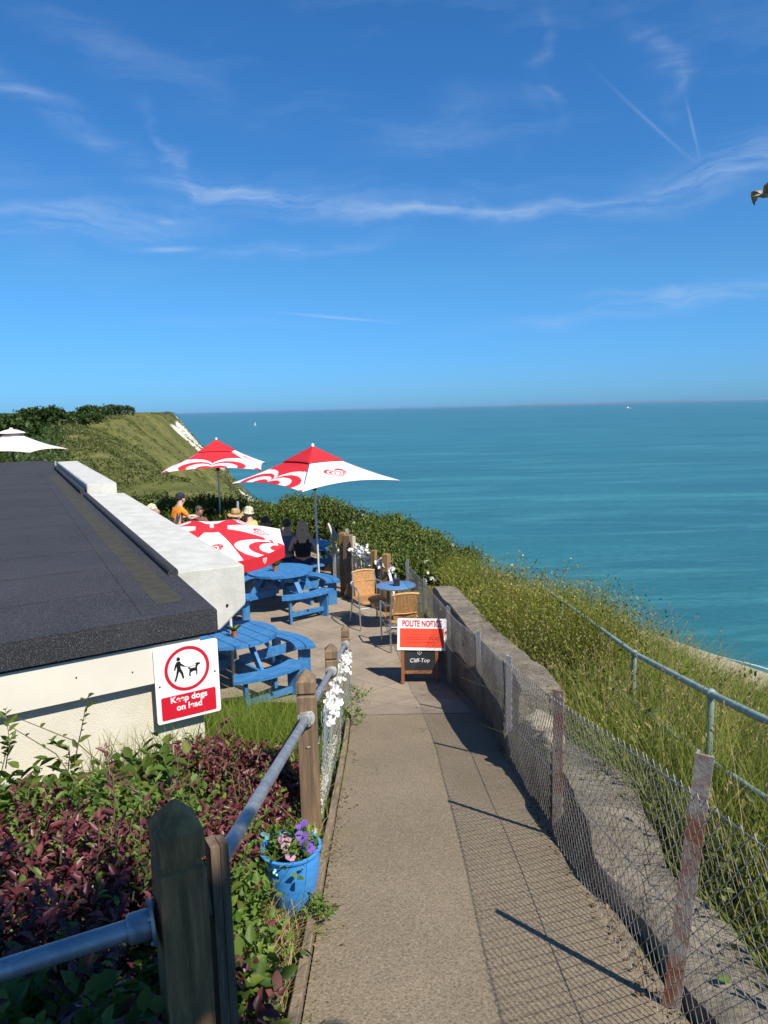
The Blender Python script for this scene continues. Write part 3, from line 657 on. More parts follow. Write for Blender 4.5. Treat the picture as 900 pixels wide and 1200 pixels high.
def chain(name, y0, y1, xf, zb, zt, mat, parent, r=.0019, a=A, wob=.012, sides=3):
    # arc length table
    yy = np.linspace(y0, y1, 400); xx = xf(yy); zz = zb(yy)
    s = np.concatenate([[0], np.cumsum(np.sqrt(np.diff(xx)**2+np.diff(yy)**2))])
    n = int(s[-1]/a); Vl = []; Fl = []; o = 0
    for i in range(n):
        s0 = i*a; y_m = np.interp(s0, s, yy); H_ = float(zt(y_m)-zb(y_m)); m = int(H_/a)+1
        j = np.arange(m+1); sd_ = s0+a*((j+i) % 2)
        y_ = np.interp(sd_, s, yy); x_ = xf(y_); z_ = zb(y_)+j*(H_/m)
        bulge = wob*vnoise(y_*1.0, z_*2, 1.6, 81)+.002*((j+i) % 2)
        P = np.stack([x_+bulge, y_, z_], 1)
        T_ = unit(np.gradient(P, axis=0)); nx_ = unit(np.cross(T_, np.array([1., 0, 0]))); nb = np.cross(T_, nx_)
        ang = np.arange(sides)*2*np.pi/sides
        ring = P[:, None]+r*(np.cos(ang)[None, :, None]*nx_[:, None]+np.sin(ang)[None, :, None]*nb[:, None])
        Vl.append(ring.reshape(-1, 3))
        q = (np.arange(m)[:, None]*sides+np.arange(sides)[None]); q2 = (np.arange(m)[:, None]*sides+(np.arange(sides)[None]+1) % sides)
        Fl.append(np.stack([q, q2, q2+sides, q+sides], -1).reshape(-1, 4)+o); o += (m+1)*sides
    return np_mesh(name, np.concatenate(Vl), np.concatenate(Fl), mat, parent)
chain('chain_link_mesh', -.2, 12.0, lambda y: fx(y)-.03, lambda y: zpath(y)+.01, ftop, m_wire, cl)
mb = MB()
for dz in (-.01, -.45): mb.tube([(float(fx(y_))-.034, y_, float(ftop(y_))+dz+.012*float(vnoise(y_, 0, .9, 5))) for y_ in np.arange(-.2, 12.01, .3)], .0022, 5)
mb.build('line_wire', m_wire, cl)

# dead leaves and grit gathered along the foot of the fence and the edging
n = 2000; y_ = rng.uniform(.8, 9, n); y_ = y_[vnoise(y_, y_*0, 1.7, 131)+rng.normal(size=n)*.25 > .15]; n = len(y_); sd2 = rng.random(n) < .72
x_ = np.where(sd2, fx(y_)+.04-np.abs(rng.normal(size=n))*.05, pathL(y_)+np.abs(rng.normal(size=n))*.05)
C = np.stack([x_, y_, zpath(y_)+.004+rng.uniform(0, .006, n)], 1); v, f = leaves(C, rng.normal(size=(n, 3))*np.array([1, 1, .15]), np.array([0, 0, 1.])+rng.normal(size=(n, 3))*.35, rng.uniform(.006, .028, n)**1.0, .6)
tag(np_mesh('leaf_litter', v, f, leafmat('dead_leaf', [(.10, .07, .04), (.18, .13, .07), (.06, .045, .03), (.26, .20, .11)], .1, .9, .1)), 'dead leaves and grit along the edges of the path', 'leaf litter', kind='stuff')
# ------------------------------------------------------------------ green tubular handrail on the bank
hr = thing('handrail', 'green painted tubular handrail half buried in the tall grass of the bank', 'railing', (1.95, 5, zg(1.95, 5)), world=True)
ry = [1.0, 2.55, 4.2, 6.0, 8.9]; rx_ = [1.80, 1.84, 1.91, 2.07, 2.16]; rz_ = [2.42, 2.10, 1.775, 1.41, 1.10]
mb = MB(); mb.tube(list(zip(rx_+[2.17], ry+[9.7], rz_+[1.02])), .022, 10); mb.build('top_rail', m_green_rail, hr, smooth=True)
mb = MB(); mb.tube([(a+.005, b, c-.36-.03*k) for k, (a, b, c) in enumerate(zip(rx_, ry, rz_))], .020, 10); mb.build('lower_rail', m_green_rail, hr, smooth=True)
for k in range(len(ry)):
    mb = MB(); mb.tube([(rx_[k], ry[k], zg(rx_[k], ry[k])-.2), (rx_[k], ry[k], rz_[k]+.012)], .021, 10); mb.build('rail_post', m_green_rail, hr, smooth=True)
    mb = MB(); mb.ball((rx_[k], ry[k], rz_[k]), (.032, .036, .034), 12, 8); mb.build('rail_joint', m_green_rail, hr, smooth=True); mb = MB(); mb.tube([(rx_[k], ry[k], rz_[k]-.36-.03*k-.04), (rx_[k], ry[k], rz_[k]-.36-.03*k+.04)], .028, 10); mb.build('rail_joint', m_green_rail, hr, smooth=True)

# ------------------------------------------------------------------ timber post and rail fence on the left of the path
tf = thing('post_and_rail_fence', 'weathered timber posts with a galvanised tube rail along the left of the path', 'fence', (-.5, 4, zg(-.5, 4)), world=True)
tp = [(-.50, 1.60, 2.62, .105, R(28)), (-.485, 4.2, 1.99, .115, R(4)), (-.52, 6.6, 1.37, .115, R(3)), (-.51, 8.75, .90, .10, R(2))]
for k, (x_, y_, zt_, w, a) in enumerate(tp):
    X_ = Matrix.Translation((x_, y_, 0)) @ Matrix.Rotation(a, 4, 'Z'); z0 = zg(x_, y_)-.3; mb = MB()
    cap = .06; grv = .020
    lev = [(w, z0), (w, zt_-cap-.092), (w-grv, zt_-cap-.086), (w-grv, zt_-cap-.072), (w, zt_-cap-.066), (w, zt_-cap), (.012, zt_)]
    vs2 = []; fs2 = []
    for w_, z_ in lev:
        h = w_/2; vs2 += [(-h, -h, z_), (h, -h, z_), (h, h, z_), (-h, h, z_)]
    for i in range(len(lev)-1):
        for j in range(4): fs2.append((i*4+j, i*4+(j+1) % 4, i*4+4+(j+1) % 4, i*4+4+j))
    fs2.append((0, 3, 2, 1)); q = (len(lev)-1)*4; fs2.append((q, q+1, q+2, q+3))
    mb.add(vs2, fs2, 0, X_); o = mb.build('post', m_timber_dk if k == 0 else m_timber, tf)
    if k == 0: o['label'] = 'nearest dark mossy post with a pyramid top'
def flange(mb, p, d):
    d = Vector(d).normalized(); X_ = d.to_track_quat('Z', 'Y').to_matrix().to_4x4(); X_.translation = p
    mb.lathe([(1e-4, 0), (.052, 0), (.052, .008), (.034, .010), (.034, .055), (.030, .060), (1e-4, .06)], 20, X_)
    for j in range(4): a = R(45+90*j); mb.lathe([(1e-4, 0), (.006, 0), (.006, .014), (1e-4, .014)], 6, X_ @ Matrix.Translation((.043*math.cos(a), .043*math.sin(a), 0)))
rz = [2.335, 1.715, 1.13, .68]
rails = []
for k in range(3):
    a = Vector((tp[k][0]+.0, tp[k][1]+tp[k][3]*.5, rz[k])); b = Vector((tp[k+1][0], tp[k+1][1]-tp[k+1][3]*.5, rz[k+1]))
    if k == 0: a = Vector((-.478, 1.66, 2.33))
    mb = MB(); mb.tube([a, b], .0235, 14); o = mb.build('rail', m_galv, tf, smooth=True); rails.append(o)
    mb = MB(); flange(mb, a, b-a); mb.build('flange', m_galv_y, o, smooth=True); mb = MB(); flange(mb, b, a-b); mb.build('flange', m_galv_y, o, smooth=True)
a = Vector((-.555, 1.575, 2.335)); b = Vector((-1.9, 1.06, 2.24))
mb = MB(); mb.tube([a, b], .0235, 14); o = mb.build('rail', m_galv, tf, smooth=True)
mb = MB(); flange(mb, a, b-a); mb.build('flange', m_galv, o, smooth=True)
mb = MB(); mb.box((-.435, 1.665, 1.95), (.022, .055, 1.05), rot=Matrix.Rotation(R(28), 3, 'Z')); mb.box((-.418, 1.69, 1.95), (.02, .05, 1.03), rot=Matrix.Rotation(R(28), 3, 'Z')); mb.build('batten', m_timber, tf)
chain('wire_netting', 4.3, 8.7, lambda y: np.interp(y, [4, 6.6, 8.8], [-.425, -.455, -.45]), lambda y: zpath(y)+.03, lambda y: np.interp(y, [4.2, 6.6, 8.75], [1.70, 1.12, .68]), m_net, tf, r=.0013, a=.055, wob=.02)
mb = MB(); mb.tube([(-.55, 4.2-.02, 1.54), (-.485, 4.135, 1.535), (-.42, 4.2-.02, 1.54), (-.425, 4.27, 1.54)], .003, 5); mb.build('tie_wire', m_wire, tf)

# white artificial flower garlands
def flowers(name, label, pts, n, spread, size, cat='garland', mat=None, group=None):
    P = np.array(pts, float); t = rng.uniform(0, len(P)-1.001, n); i = t.astype(int); f = (t-i)[:, None]
    C = P[i]*(1-f)+P[i+1]*f+rng.normal(size=(n, 3))*np.array(spread)
    o5 = np.repeat(C, 6, 0); ax = unit(rng.normal(size=(n, 3))+np.array([.4, -.8, .8])); ax = np.repeat(ax, 6, 0)
    d = rng.normal(size=(n*6, 3)); d = unit(d-ax*(d*ax).sum(1, keepdims=True))
    v, fc = leaves(o5, unit(d+ax*.45), ax, size*rng.uniform(.7, 1.3, n*6), .8, ROUND_V)
    o = np_mesh(name, v, fc, mat or m_petal_w)
    return tag(o, label, cat, group) if cat else o
flowers('flower_garland', 'long white artificial flower garland on the nearer rail between timber posts', [(-.43, 5.0, 1.36), (-.44, 5.7, 1.16), (-.45, 6.45, .98)], 150, (.018, .05, .06), .030, group='white flower garlands')
flowers('flower_garland', 'short white flower garland on the rail beside the last timber post', [(-.46, 7.0, .98), (-.45, 7.7, .80), (-.45, 8.5, .60)], 95, (.018, .06, .045), .030, group='white flower garlands')

# timber edging, white pebbles, straw
mb = MB(); yy = np.arange(.6, 7.31, .6)
for i in range(len(yy)-1):
    a, b = yy[i], yy[i+1]; xa, xb = float(pathL(a))-.028, float(pathL(b))-.028
    mb.beam((xa+random.uniform(-.003, .003), a+.002, float(zpath(a))-.02), (xb, b-.002, float(zpath(b))-.02), .038, .13, bev=.004)
tag(mb.build('timber_edging', m_timber_h), 'weathered timber board edging between the path and the planted bed', 'edging')
n = 1500; y_ = rng.uniform(3.75, 8.0, n); x_ = np.interp(y_, [2.3, 8], [-.425, -.51])-np.abs(rng.normal(size=n))*.03
bm = bmesh.new(); bmesh.ops.create_icosphere(bm, subdivisions=1, radius=1); bm.verts.index_update(); tv = np.array([v.co for v in bm.verts]); tfc = np.array([[v.index for v in f.verts] for f in bm.faces]); bm.free()
C = np.stack([x_, y_, zpath(y_)+.01+rng.uniform(-.01, .02, n)], 1); S = rng.uniform(.006, .017, (n, 1, 3))*np.array([1, 1, .7])
Vp = (C[:, None]+tv[None]*S).reshape(-1, 3); Fp = (tfc[None]+(np.arange(n)*len(tv))[:, None, None]).reshape(-1, 3)
tag(np_mesh('white_pebbles', Vp, Fp, m_stone, smooth=True), 'strip of white pebbles under the wire netting beside the path', 'pebbles', kind='stuff')
n = 900; y_ = rng.uniform(2.2, 3.9, n); x_ = rng.uniform(-.62, -.40, n); base = np.stack([x_, y_, zground(x_, y_)+.015], 1)
v, f = blades(base, rng.uniform(.06, .18, n), rng.uniform(.003, .006, n), rng.normal(size=(n, 2))*1.6, .2)
tag(np_mesh('dry_straw', v, f, L_straw), 'dry straw litter on the soil beside the timber edging', 'straw', kind='stuff')

# ------------------------------------------------------------------ blue planter with pansies
px_, py_ = -.47, 3.18; pz_ = float(zpath(py_))+.01
po = thing('blue_planter', 'bright blue round planter pot standing in the bed beside the path edging', 'planter', (px_, py_, pz_))
prof = []
for i in range(25):
    t_ = i/24; r = .082+.052*math.sin(t_*math.pi*.55)+.0006*math.sin(t_*math.pi*12); prof.append((r, .29*t_))
prof = [(1e-4, 0)]+prof+[(.142, .292), (.144, .302), (.130, .304), (.118, .26), (1e-4, .26)]
mb = MB(); mb.lathe(prof, 40); mb.build('pot', m_potblue, po, smooth=True)
mb = MB(); mb.lathe([(.121, .255), (.119, .268), (1e-4, .275)], 24); mb.build('soil', m_soil, po)
pn = thing('pansies', 'purple and pink pansies with trailing leaves growing in the blue planter', 'flowers', (px_, py_, pz_+.27))
def fl(name, spots, mat, size):
    C = np.array(spots, float); o5 = np.repeat(C, 5, 0); ax = np.repeat(unit(rng.normal(size=(len(C), 3))*.35+np.array([.1, -.8, .5])), 5, 0)
    d = rng.normal(size=o5.shape); d = unit(d-ax*(d*ax).sum(1, keepdims=True)); v, f = leaves(o5, d+ax*.2, ax, size*rng.uniform(.8, 1.2, len(o5)), 1.0, ROUND_V)
    return np_mesh(name, v, f, mat, pn)
fl('purple_blooms', [(.06, -.03, .10), (.075, -.06, .075), (.08, -.01, .06), (.05, -.05, .06), (.09, -.04, .04), (.055, 0, .13)], m_petal_p, .030)
fl('pink_blooms', [(-.0, -.05, .08), (-.02, -.07, .06), (.01, -.09, .05), (.02, -.05, .05), (-.03, -.03, .09)], m_petal_k, .028)
fl('pale_blue_blooms', [(-.11, -.02, .10), (-.07, -.12, -.0), (-.055, -.13, -.02)], M('pale_blue_petals', (.30, .62, .70), .6), .022)
(v, f), P_ = twigs([(0, 0, .0, .10, .10, .07)], 60, 5, .035, .06, aspect=.5); np_mesh('leaves', v, f, L_bright, pn)
n = 26; base = np.stack([rng.uniform(-.1, .1, n), rng.uniform(-.12, .05, n), np.zeros(n)], 1); v, f = blades(base, rng.uniform(.12, .32, n), rng.uniform(.003, .005, n), rng.normal(size=(n, 2))*.8+np.array([0, -.3]), .7); np_mesh('grass_stems', v, f, L_gr2, pn)

# ------------------------------------------------------------------ A-board with chalkboard, and the notice hung on it
AB = Matrix.Translation((.40, 8.98, 0)) @ Matrix.Rotation(R(-3), 4, 'Z')
ab = thing('chalkboard_sign', 'folding wooden A-board with a black chalkboard standing on the path', 'chalkboard', (.40, 8.98, 0), world=True)
ab_h, ab_w = .86, .47; lean = .16
def abm(s): # local frame of a leaf: x across, y up along the leaf
    return AB @ frame(Vector((0, 0 if s < 0 else 2*lean, 0)), Vector((1, 0, 0)) if s < 0 else Vector((-1, 0, 0)), Vector((0, lean if s < 0 else -lean, ab_h)))
for s in (-1, 1):
    X_ = abm(s)
    for sx_ in (-1, 1): mb = MB(); mb.box((sx_*(ab_w/2-.02), ab_h/2, 0), (.042, ab_h, .022), X=X_, bev=.003); mb.build('frame_stile', m_boardwood, ab)
    for yy_ in (.19, ab_h-.02): mb = MB(); mb.box((0, yy_, 0), (ab_w-.082, .042, .020), X=X_, bev=.003); mb.build('frame_rail', m_boardwood, ab)
    mb = MB(); mb.box((0, .515, -.002), (ab_w-.082, .61, .008), X=X_); mb.build('board', m_board, ab)
X_ = abm(-1)
text('chalk_lettering', 'Cliff-Top', .070, m_chalk, X_ @ Matrix.Translation((0, .335, .003)), ab, bold=0, shear=.15)
hp = []
def heart_xy(t): return 16*math.sin(t)**3/17, (13*math.cos(t)-5*math.cos(2*t)-2*math.cos(3*t)-math.cos(4*t))/17
mb = MB(); mb.tube([X_ @ Vector((.026*heart_xy(2*math.pi*k/28)[0], (.43)+.026*heart_xy(2*math.pi*k/28)[1], .003)) for k in range(28)], .0022, 4, closed=True); mb.build('chalk_heart', m_chalk, ab)
no = thing('polite_notice', 'white and orange red notice board hung across the top of the chalkboard', 'notice', (.42, 8.9, .5), world=True)
NX = X_ @ Matrix.Translation((.035, .665, .016)) @ Matrix.Rotation(R(-1.5), 4, 'Z'); NW, NH = .62, .40
mb = MB(); mb.prism(rrect(NW, NH, .008, 3), 0, .006, NX); mb.build('panel', m_signwhite, no)
mb = MB(); mb.prism([(-.278, -.165), (.278, -.165), (.278, .075), (-.278, .075)], .0061, .0072, NX); mb.build('red_panel', m_orange_red, no)
text('heading', 'POLITE NOTICE', .105, m_signred, NX @ Matrix.Translation((0, .132, .0066)), no, bold=.0034, sx=.66, spacing=1.02)
mb = MB()
for yy_, w_ in ((-.005, .15), (-.040, .40), (-.062, .50), (-.098, .33)):
    x0 = -w_/2-.02
    while x0 < w_/2-.02:
        L_ = random.uniform(.012, .040)
        h = random.uniform(.006, .009); mb.prism([(x0, yy_-h/2), (x0+L_, yy_-h/2), (x0+L_, yy_+h/2), (x0, yy_+h/2)], .0073, .0078, NX); x0 += L_+.008
mb.build('small_print', M('faded_print', (.30, .03, .02), .5), no)

# ------------------------------------------------------------------ round picnic tables
def annular(r0, r1, a0, a1, n): 
    return [(r1*math.cos(a0+(a1-a0)*i/n), r1*math.sin(a0+(a1-a0)*i/n)) for i in range(n+1)]+[(r0*math.cos(a1-(a1-a0)*i/n), r0*math.sin(a1-(a1-a0)*i/n)) for i in range(n+1)]
def chord_plank(x0, x1, rad):
    pts = []; n = 6
    for i in range(n+1): x = x0+(x1-x0)*i/n; pts.append((x, math.sqrt(max(0, rad*rad-x*x))))
    return pts+[(x, -y) for x, y in reversed(pts)]
def make_table():
    tb = thing('picnic_table', 'x', 'picnic table')
    RT = .575; n = 7; w = 2*RT/n
    mb = MB()
    for i in range(n):
        x0 = -RT+i*w+.005; x1 = -RT+(i+1)*w-.005; x0 = max(x0, -RT+.012); x1 = min(x1, RT-.012)
        mb.prism(chord_plank(x0, x1, RT), .685, .725)
    top = mb.build('tabletop', m_blue, tb)
    mb = MB()
    for y in (-.28, .28): mb.beam((-.48, y, .665), (.48, y, .665), .06, .038)
    mb.build('top_batten', m_blue, top)
    for d in range(4):
        Rz = Matrix.Rotation(R(90*d), 4, 'Z')
        mb = MB(); w_ = R(29)
        for r0, r1 in ((.80, .925), (.935, 1.06)): mb.prism(annular(r0, r1, -w_, w_, 12), .425, .462, Rz)
        bench = mb.build('bench', m_blue, tb)
        for s in (-1, 1):
            mb = MB(); a = R(21)*s; mb.box((.93*math.cos(a), .93*math.sin(a), .2125), (.16, .04, .425), X=Rz, rot=Matrix.Rotation(a, 3, 'Z'), bev=.003); mb.build('bench_leg', m_blue, bench)
        mb = MB(); a = R(21); mb.beam(Rz @ Vector((.93*math.cos(a), -.93*math.sin(a)+.02, .14)), Rz @ Vector((.93*math.cos(a), .93*math.sin(a)-.02, .14)), .04, .07); mb.build('stretcher', m_blue, bench)
        mb = MB(); mb.beam(Rz @ Vector((.10, .0, .34)), Rz @ Vector((1.0, .0, .34)), .042, .125); mb.build('cross_beam', m_blue, tb)
        mb = MB(); mb.beam(Rz @ Vector((.66, .045, .30)), Rz @ Vector((.36, .045, .68)), .04, .085, up=(0, 1, 0)); mb.build('strut', m_blue, tb)
    return tb
T0 = make_table()
tables = [((-1.97, 9.10), R(41), 'nearest round blue picnic table beside the white building corner'),
          ((-1.86, 12.82), R(-52), 'round blue picnic table in the middle of the terrace with a potted plant'),
          ((-1.72, 15.35), R(0), 'round blue picnic table where the woman in the black top sits'),
          ((-3.80, 16.95), R(45), 'round blue picnic table where the people in sun hats sit'),
          ((-5.75, 16.75), R(20), 'round blue picnic table where the curly blonde woman sits')]
for k, ((x_, y_), a, lab) in enumerate(tables):
    o = T0 if k == 0 else copy_tree(T0)
    o.location = (x_, y_, .006); o.rotation_euler = (0, 0, a); tag(o, lab, group='round blue picnic tables')
def potplant(x_, y_, z_, label, leafc, s=1.0):
    o = thing('potted_plant', label, 'potted plant', (x_, y_, z_), group='small pots on the tables')
    mb = MB(); mb.lathe([(1e-4, 0), (.034*s, 0), (.045*s, .075*s), (.049*s, .078*s), (.049*s, .09*s), (.040*s, .09*s), (.038*s, .075*s), (1e-4, .07*s)], 16); mb.build('pot', m_terra, o, smooth=True)
    n = 14; a = rng.uniform(0, 6.28, n); d = np.stack([np.cos(a)*.6, np.sin(a)*.6, np.ones(n)*rng.uniform(.6, 1.4, n)], 1)
    v, f = leaves(np.repeat([[0, 0, .07*s]], n, 0), d, np.array([0, 0, 1.])+d*0+rng.normal(size=(n, 3))*.2, .15*s*rng.uniform(.6, 1.2, n), .28, curl=.35); np_mesh('leaves', v, f, leafc, o)
potplant(-1.93, 12.72, .733, 'leafy plant in a terracotta pot on the middle picnic table', L_bright)
potplant(-1.90, 8.95, .733, 'small terracotta pot on the nearest picnic table', L_green, .8)

# ------------------------------------------------------------------ parasols
tt = np.linspace(0, 2*math.pi, 721)[:-1]; hx = 16*np.sin(tt)**3/17; hy = (13*np.cos(tt)-5*np.cos(2*tt)-2*np.cos(3*tt)-np.cos(4*tt))/17+.12
ha = np.arctan2(hy, hx); hr_ = np.hypot(hx, hy); od = np.argsort(ha); ha = ha[od]; hr_ = hr_[od]
def heart_level(x, y):
    a = np.arctan2(y, x); return np.hypot(x, y)/np.interp(a, ha, hr_, period=2*math.pi)
def heart_big(u, v):     # u metres across the panel, v metres up from the rim; white bands on red
    l = heart_level(u/1.0, (v+.15)/.62)
    return ((l > .86) & (l < 1.12)) | ((l > .42) & (l < .63))
def heart_swirl(u, v, s):   # small swirl heart: red on white
    l = heart_level(u/s, v/s); a = (np.arctan2(v, u)/(2*math.pi)) % 1
    sp = (l*3.1-a) % 1
    return ((l > .86) & (l < 1.0)) | ((l < .86) & (l > .12) & (sp < .48))
def canopy_mesh(name, panels, mats, parent):
    """panels: list of (grid points fn(u,v)->xyz, mask fn, nu, nv); u in [-1,1], v in [0,1] apex to rim; material 0/1 by mask; 5 mm thick cloth"""
    Vl = []; Fl = []; Ml = []; o = 0
    for fn, mask, nu, nv in panels:
        uu, vv = np.meshgrid(np.linspace(-1, 1, nu+1), np.linspace(0, 1, nv+1), indexing='ij')
        P = fn(uu, vv); Vl.append(P.reshape(-1, 3)); q = (np.arange(nu)[:, None]*(nv+1)+np.arange(nv)[None]).ravel()
        Fl.append(np.stack([q, q+1, q+nv+2, q+nv+1], 1)+o); o += P.reshape(-1, 3).shape[0]
        cu = (uu[:-1, :-1]+uu[1:, 1:])/2; cv_ = (vv[:-1, :-1]+vv[1:, 1:])/2; Ml.append(mask(cu, cv_).astype(np.int32).ravel())
    ob_ = np_mesh(name, np.concatenate(Vl), np.concatenate(Fl), mats, parent, smooth=True)
    ob_.data.polygons.foreach_set('material_index', np.concatenate(Ml)); ob_.data.update()
    sol = ob_.modifiers.new('thickness', 'SOLIDIFY'); sol.thickness = .004; sol.offset = 0
    return ob_
def square_parasol(label, loc, side, apex_z, drop, rot, lean=(0, 0), first_red=0):
    ps = thing('parasol', label, 'parasol', (loc[0], loc[1], 0.006), rot, 'red and white heart parasols')
    hd = side/math.sqrt(2); corners = [Vector((hd*math.cos(R(45+90*k)), hd*math.sin(R(45+90*k)), -drop)) for k in range(4)]
    H0 = apex_z; pans = []; caps = []
    for k in range(4):
        A_, B_ = np.array(corners[k]), np.array(corners[(k+1) % 4])
        def fn(u, v, A_=A_, B_=B_, f=1.0, lift=0.0):
            w = ((u+1)/2)[..., None]; rim = A_*(1-w)+B_*w; vv = v[..., None]*f
            P = rim*vv
            sag = .10*v*f*(1-u*u)*drop/.55           # rim between ribs scallops up a little, cloth hollow between
            P = P+np.stack([0*u, 0*u, H0+.10*drop*np.sin(np.pi*v*f)*0-.0*u+sag*.9*v*f*0+.085*(1-u*u)*v*f*v*f-.05*np.sin(np.pi*v*f)+lift], -1)
            P[..., :2] *= (1-.045*(1-u*u)*v*f)[..., None]
            return P
        red = (k % 2 == first_red)
        hw = side/2; sl = math.hypot(side/2, drop)
        if red: mask = lambda u, v: ~(((heart_level(u*v*hw/1.08, ((1-v)*sl+.10)/.80) > .84) & (heart_level(u*v*hw/1.08, ((1-v)*sl+.10)/.80) < 1.10)) | ((heart_level(u*v*hw/1.08, ((1-v)*sl+.10)/.80) > .40) & (heart_level(u*v*hw/1.08, ((1-v)*sl+.10)/.80) < .64)))
        else: mask = lambda u, v: heart_swirl(u*v*hw*1.0+0.05, ((1-v)*sl-.42)*1.15, .27)
        pans.append((fn, mask, 120, 80))
        caps.append((lambda u, v, fn=fn: fn(u, v, f=.36, lift=.028), (lambda u, v: u*0 < 1), 16, 10))
    cn = canopy_mesh('canopy', pans, [m_white_cloth, m_red], ps)
    canopy_mesh('vent_cap', caps, [m_red_dk, m_red_dk], ps)
    mb = MB(); mb.lathe([(1e-4, 0), (.030, 0), (.034, .03), (.020, .055), (1e-4, .06)], 14, Matrix.Translation((0, 0, H0+.015))); mb.build('finial', m_white_cloth, ps, smooth=True)
    Ri = Matrix.Rotation(-rot, 3, 'Z'); ln = Ri @ Vector((lean[0], lean[1], 0))
    mb = MB(); mb.tube([(-ln.x, -ln.y, 0), (0, 0, H0-.02)], .021, 12); mb.build('pole', m_pole, ps, smooth=True)
    mb = MB(); mb.lathe([(1e-4, 0), (.20, 0), (.20, .03), (.06, .05), (.03, .10), (1e-4, .10)], 24, Matrix.Translation((-ln.x, -ln.y, 0))); mb.build('base', m_alu, ps, smooth=True)
    for k in range(4):
        e = corners[k]; mb = MB(); mb.beam((0, 0, H0-.06), (e.x*.985, e.y*.985, H0-drop-.025), .018, .022); mb.build('rib', m_alu, ps)
        m_ = e*.45; mb = MB(); mb.beam((0, 0, H0-.75), (m_.x, m_.y, H0-drop*.45-.06), .014, .018); mb.build('strut', m_alu, ps)
    mb = MB(); mb.lathe([(.024, -.06), (.045, -.05), (.045, .03), (.024, .04)], 14, Matrix.Translation((0, 0, H0-.75))); mb.build('runner', m_black, ps)
    return ps
square_parasol('larger red and white heart parasol with its corner towards the path', (-1.31, 14.0), 2.30, 2.80, .66, R(43), lean=(-.03, 0), first_red=1)
square_parasol('farther red and white heart parasol standing behind the people in hats', (-4.36, 19.6), 2.45, 2.77, .72, R(5), lean=(0, 0), first_red=0)
# tilted octagonal parasol over the nearest table
tpn = thing('tilted_parasol', 'low tilted red and white parasol with a valance over the nearest picnic table', 'parasol', (-1.97, 9.10, .006), world=True)
apex = Vector((-2.19, 9.30, 2.06)); nrm = Vector((.05, -.12, 1)).normalized()
ex = Vector((.80, -.60, 0)); ex = (ex-nrm*ex.dot(nrm)).normalized(); ey = nrm.cross(ex)
pans = []; vals = []
for k in range(8):
    a0, a1 = R(-55+37+45*k-1), R(-55+37+45*(k+1)-1)
    A_, B_ = [np.array(apex+(ex*math.cos(a)+ey*math.sin(a))*.96-nrm*.16) for a in (a0, a1)]
    ap = np.array(apex); nn = np.array(nrm)
    def fn(u, v, A_=A_, B_=B_):
        w = ((u+1)/2)[..., None]; rim = A_*(1-w)+B_*w; P = ap+(rim-ap)*v[..., None]
        return P+nn*(.045*np.sin(np.pi*v)*1.0-.03*(1-u*u)*v)[..., None]
    def fv(u, v, A_=A_, B_=B_):
        w = ((u+1)/2)[..., None]; rim = A_*(1-w)+B_*w-nn*(.03*(1-u*u))[..., None]
        return rim-np.array([0, 0, .13])*v[..., None]-nn*(.02*v)[..., None]
    hw = .42; sl = 1.1
    white = (k % 2 == 1)
    if white: mask = lambda u, v: heart_swirl(u*v*hw, (1-v)*sl-.32, .17) | (v < .22) 
    else:
        def mask(u, v):
            l = heart_level((u*v*hw-.36*v)/.66, ((1-v)*sl+.03)/.62)
            return ~(((l > .66) & (l < .92)) | ((l > .26) & (l < .46))) | (v < .18)
    pans.append((fn, mask, 70, 80))
    vals.append((fv, (lambda u, v: ~heart_swirl(u*hw, (.5-v)*.13-.0, .045)), 90, 30))
canopy_mesh('canopy', pans, [m_white_cloth, m_red], tpn)
canopy_mesh('valance', vals, [m_white_cloth, m_red], tpn)
mb = MB(); X_ = nrm.to_track_quat('Z', 'Y').to_matrix().to_4x4(); X_.translation = apex; mb.lathe([(1e-4, 0), (.03, 0), (.03, .03), (.015, .06), (1e-4, .065)], 12, X_); mb.build('finial', m_white_cloth, tpn, smooth=True)
joint = Vector((-1.97, 9.10, 1.25))
mb = MB(); mb.tube([(-1.97, 9.10, 0), joint, apex-nrm*.02], .019, 10); mb.build('pole', m_pole, tpn, smooth=True)
for k in range(8):
    a = R(-55+37+45*k-1); e = apex+(ex*math.cos(a)+ey*math.sin(a))*.94-nrm*.18; mb = MB(); mb.beam(apex-nrm*.05, e, .014, .018); mb.build('rib', m_alu, tpn)
# pale parasol beyond the roof
pp = thing('pale_parasol', 'plain pale pink canvas parasol showing beyond the black felt roof', 'parasol', (-11.9, 24, .17))
cs = [Vector((1.68*math.cos(R(12+60*k)), 1.68*math.sin(R(12+60*k)), 0)) for k in range(6)]; pans = []
for k in range(6):
    A_, B_ = np.array(cs[k]), np.array(cs[(k+1) % 6])
    def fn(u, v, A_=A_, B_=B_):
        w = ((u+1)/2)[..., None]; P = (A_*(1-w)+B_*w)*v[..., None]
        P = P+np.stack([0*u, 0*u, 2.92-.66*v-.06*np.sin(np.pi*v)+.07*(1-u*u)*v*v], -1); P[..., :2] *= (1-.03*(1-u*u)*v)[..., None]; return P
    pans.append((fn, lambda u, v: u*0 > 1, 16, 16))
canopy_mesh('canopy', pans, [m_pink_cloth], pp)
mb = MB(); mb.lathe([(.42, -.13), (.40, -.10), (.2, -.03), (.06, 0), (.05, .04), (1e-4, .05)], 16, Matrix.Translation((0, 0, 2.965))); mb.build('vent_cap', m_pink_cloth, pp, smooth=True)
mb = MB(); mb.tube([(0, 0, 0), (0, 0, 2.9)], .024, 10); mb.build('pole', m_black, pp, smooth=True)
mb = MB(); mb.box((0, 0, .03), (.5, .5, .06)); mb.build('base', m_conc, pp)

